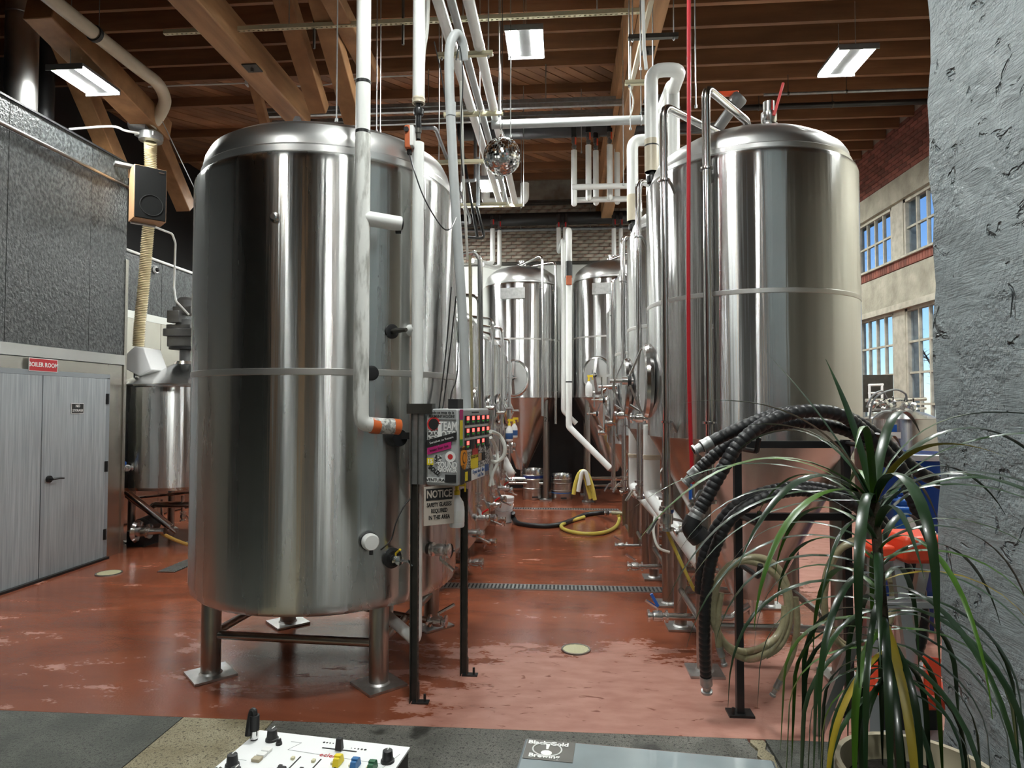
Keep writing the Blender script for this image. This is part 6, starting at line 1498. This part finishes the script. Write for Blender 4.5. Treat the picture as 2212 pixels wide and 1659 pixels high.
for v in (.20, .245, .29): obj('pad_button', MB().box(mxp(.19 - (v - .2) * .0, v, .003), (.017, .013, .006), Mm), 'pot_clay' if v > .28 else 'print_white', mx_, bevel=.001)
for i in range(5):
    obj('print_dot', MB().cyl(mxp(.47 + i * .02, .05), mxp(.47 + i * .02, .05, .0005), .0025 - i * .0004, 10), 'print_black', mx_)
    obj('print_dot', MB().cyl(mxp(.75 - i * .022, .075), mxp(.75 - i * .022, .075, .0005), .0027 - i * .0004, 10), 'print_black', mx_)
text('lettering', 'ecler', .017, 'print_red', mx_, mxp(.565, .17, .0006), xm, ymx, extr=.0002)
for (u0, v0, u1, v1) in ((.27, .08, .34, .08), (.34, .08, .30, .16), (.05, .30, .13, .30), (.30, .16, .95, .19), (.97, .08, .92, .25)):
    a, b = mxp(u0, v0, .0004), mxp(u1, v1, .0004); obj('print_line', beam(MB(), a, b, .0006, .0004), 'print_grey', mx_)
# turntable with a smoked acrylic dust cover; brewery sticker at its back left corner
ztt = zmx - .0
c0_ = PZ(1134, 1592, ztt); c1_ = PZ(1672, 1640, ztt)
xt = (c1_ - c0_).normalized(); yt = V((-xt.y, xt.x, 0)); wt = (c1_ - c0_).length; dt = .36
tt = thing('turntable', 'turntable under a scratched smoked acrylic dust cover', 'turntable', V(((c0_.x + c1_.x) / 2, (c0_.y + c1_.y) / 2 - dt / 2, ZT_)))
Mt = Matrix((xt, yt, V((0, 0, 1)))).transposed()
def ttp(u, v, z=0.0): return c0_ + xt * (u * wt) - yt * (v * dt) + V((0, 0, z))
obj('base', MB().box(ttp(.5, .5, -(ztt - ZT_) + .03), (wt - .01, dt - .01, .06), Mt), 'black_plastic', tt, bevel=.006)
obj('dust_cover', MB().box(ttp(.5, .5, -(ztt - ZT_ - .06) / 2), (wt, dt, ztt - ZT_ - .06), Mt), 'acrylic_smoke', tt, bevel=.006)
st_ = obj('brewery_sticker', MB().box(ttp(.115, .12, .0006), (wt * .20, dt * .2, .001), Mt), 'strut_dark', tt)
text('lettering', 'Black Gold', .018, 'print_white', st_, ttp(.105, .055, .0015), xt, yt, extr=.0002, bold=.0006); text('lettering', 'Brewing', .018, 'print_white', st_, ttp(.098, .185, .0015), xt, yt, extr=.0002, bold=.0006)
obj('emblem', MB().tube([ttp(.105, .115, .0015) + xt * .028 * math.cos(i * PI / 12) + yt * .024 * math.sin(i * PI / 12) for i in range(24)], .0016, 5, closed=True).prism([ttp(.105, .115, .0012) + xt * a + yt * b for a, b in ((-.004, .02), (.004, .02), (.002, .0), (-.002, .0))], (0, 0, 0), (0, 0, .0006)).prism([ttp(.105, .115, .0012) + xt * .011 * math.cos(i * PI / 5) + yt * (-.013 + .009 * math.sin(i * PI / 5)) for i in range(10)], (0, 0, 0), (0, 0, .0006)), 'print_white', st_)
for s in (.2, .3): pass
# potted dracaena
DP = 1.42
pc = PD(1985, 1700, 1.42); pot_z = PD(1980, 1662, 1.42).z
pcx, pcy = pc.x, pc.y
pt_ = thing('potted_plant', 'potted dragon tree with long drooping strap leaves in front of the pillar', 'plant', V((pcx, pcy, .62)))
rp_ = .168
obj('pot', MB().lathe([(0, .62), (.115, .62), (.12, .63), (rp_ - .012, pot_z - .05), (rp_ - .004, pot_z - .04), (rp_, pot_z - .005), (rp_ - .004, pot_z), (rp_ - .014, pot_z - .002), (rp_ - .02, pot_z - .05), (rp_ - .028, pot_z - .06)], 48, (pcx, pcy, 0)), 'pot_clay', pt_)
obj('soil', MB().lathe([(rp_ - .02, pot_z - .055), (0, pot_z - .05)], 32, (pcx, pcy, 0)), 'soil', pt_)
pst = thing('plant_stand', 'dark stool under the potted dragon tree', 'stand', V((pcx, pcy, 0)))
obj('seat', MB().lathe([(0, .58), (.19, .58), (.195, .59), (.195, .612), (.19, .62), (0, .62)], 32, (pcx, pcy, 0)), 'black_metal', pst)
for i in range(3):
    a_ = i * 2 * PI / 3; obj('leg', MB().cyl((pcx + .13 * math.cos(a_), pcy + .13 * math.sin(a_), .59), (pcx + .18 * math.cos(a_), pcy + .18 * math.sin(a_), 0), .014, 8), 'black_metal', pst)
crown = PD(1888, 1085, 1.36); sb = V((pcx - .04, pcy - .02, pot_z - .05))
stem = spline([sb, PD(1925, 1500, 1.39), PD(1905, 1300, 1.37), crown], 6)
obj('stem', MB().tube(stem, .0105, 8), 'bark', pt_)
def leaf(base, az, el, ln, droop, w, mt, twist=0.0):
    """strap leaf: starts at elevation el, bends over under its own weight"""
    n = 14; p = vec(base); vs = []; d_el = el; seg = ln / n
    for i in range(n + 1):
        t_ = i / n
        dirv = V((math.cos(az) * math.cos(d_el), math.sin(az) * math.cos(d_el), math.sin(d_el)))
        side = V((-math.sin(az), math.cos(az), 0)); nv = side.cross(dirv)
        sd = side * math.cos(twist * t_) + nv * math.sin(twist * t_)
        ww = w * (min(1, .45 + t_ * 4)) * (1 - max(0, (t_ - .45) / .55) ** 1.6)
        ww = max(ww, .0006)
        nn_ = sd.cross(dirv)
        vs += [p - sd * ww + nn_ * ww * .25, p.copy(), p + sd * ww + nn_ * ww * .25]
        p = p + dirv * seg
        d_el = max(-1.52, d_el - droop / n * (1.2 if t_ < .6 else .8))
    fs2 = []
    for i in range(n):
        a_ = i * 3
        fs2 += [(a_, a_ + 1, a_ + 4, a_ + 3), (a_ + 1, a_ + 2, a_ + 5, a_ + 4)]
    return obj('leaf', MB().add(vs, fs2), mt, pt_, sharp=1.3)
rl = random.Random(21)
def stem_at(s):
    k = s * (len(stem) - 1); i = min(int(k), len(stem) - 2); return stem[i].lerp(stem[i + 1], k - i)
NL = 84
for i in range(NL):
    s = 1.0 - (i / NL) * .66
    az = i * 2.39996 + rl.uniform(-.25, .25)
    top = 1 - i / NL
    el = .15 + 1.15 * top ** 2.2 + rl.uniform(-.12, .15) - .35 * (1 - top)
    droop = 1.5 + (1 - top) * 1.25 + rl.uniform(-.2, .35)
    ln = rl.uniform(.42, .60) * (.86 + .2 * (1 - top))
    z = rl.random(); mt = 'leaf_green' if z < .72 else ('leaf_bright' if z < .985 else 'leaf_yellow')
    leaf(stem_at(s), az, el, ln, droop, rl.uniform(.0055, .0086), mt, rl.uniform(-.6, .6))
# the upright tuft at the crown and the long leaves that cross the fermenter and the pillar
for (az, el, ln, dr, w, mt) in ((1.9, 1.35, .34, .35, .0095, 'leaf_green'), (2.6, 1.15, .40, .3, .009, 'leaf_green'), (.3, 1.05, .62, 1.9, .010, 'leaf_green'), (.9, 1.2, .55, 1.7, .010, 'leaf_green'), (3.4, .75, .60, 1.6, .0085, 'leaf_bright'), (3.0, .62, .56, 1.3, .0075, 'leaf_green'), (3.2, .35, .55, 1.5, .0085, 'leaf_green'), (3.7, .5, .5, 1.9, .009, 'leaf_bright'), (2.9, .1, .55, 1.3, .007, 'leaf_green'), (-.2, .5, .55, 1.6, .0095, 'leaf_green'), (-.5, .75, .55, 2.0, .0095, 'leaf_green'), (-1.7, .9, .55, 2.9, .0105, 'leaf_green'), (-2.1, .5, .52, 2.5, .0095, 'leaf_green')):
    leaf(crown, az, el, ln, dr, w, mt)
leaf(stem_at(.62), -1.75, -.5, .46, 1.15, .0085, 'leaf_yellow')
leaf(stem_at(.5), -2.6, -.3, .42, 1.4, .007, 'leaf_yellow')
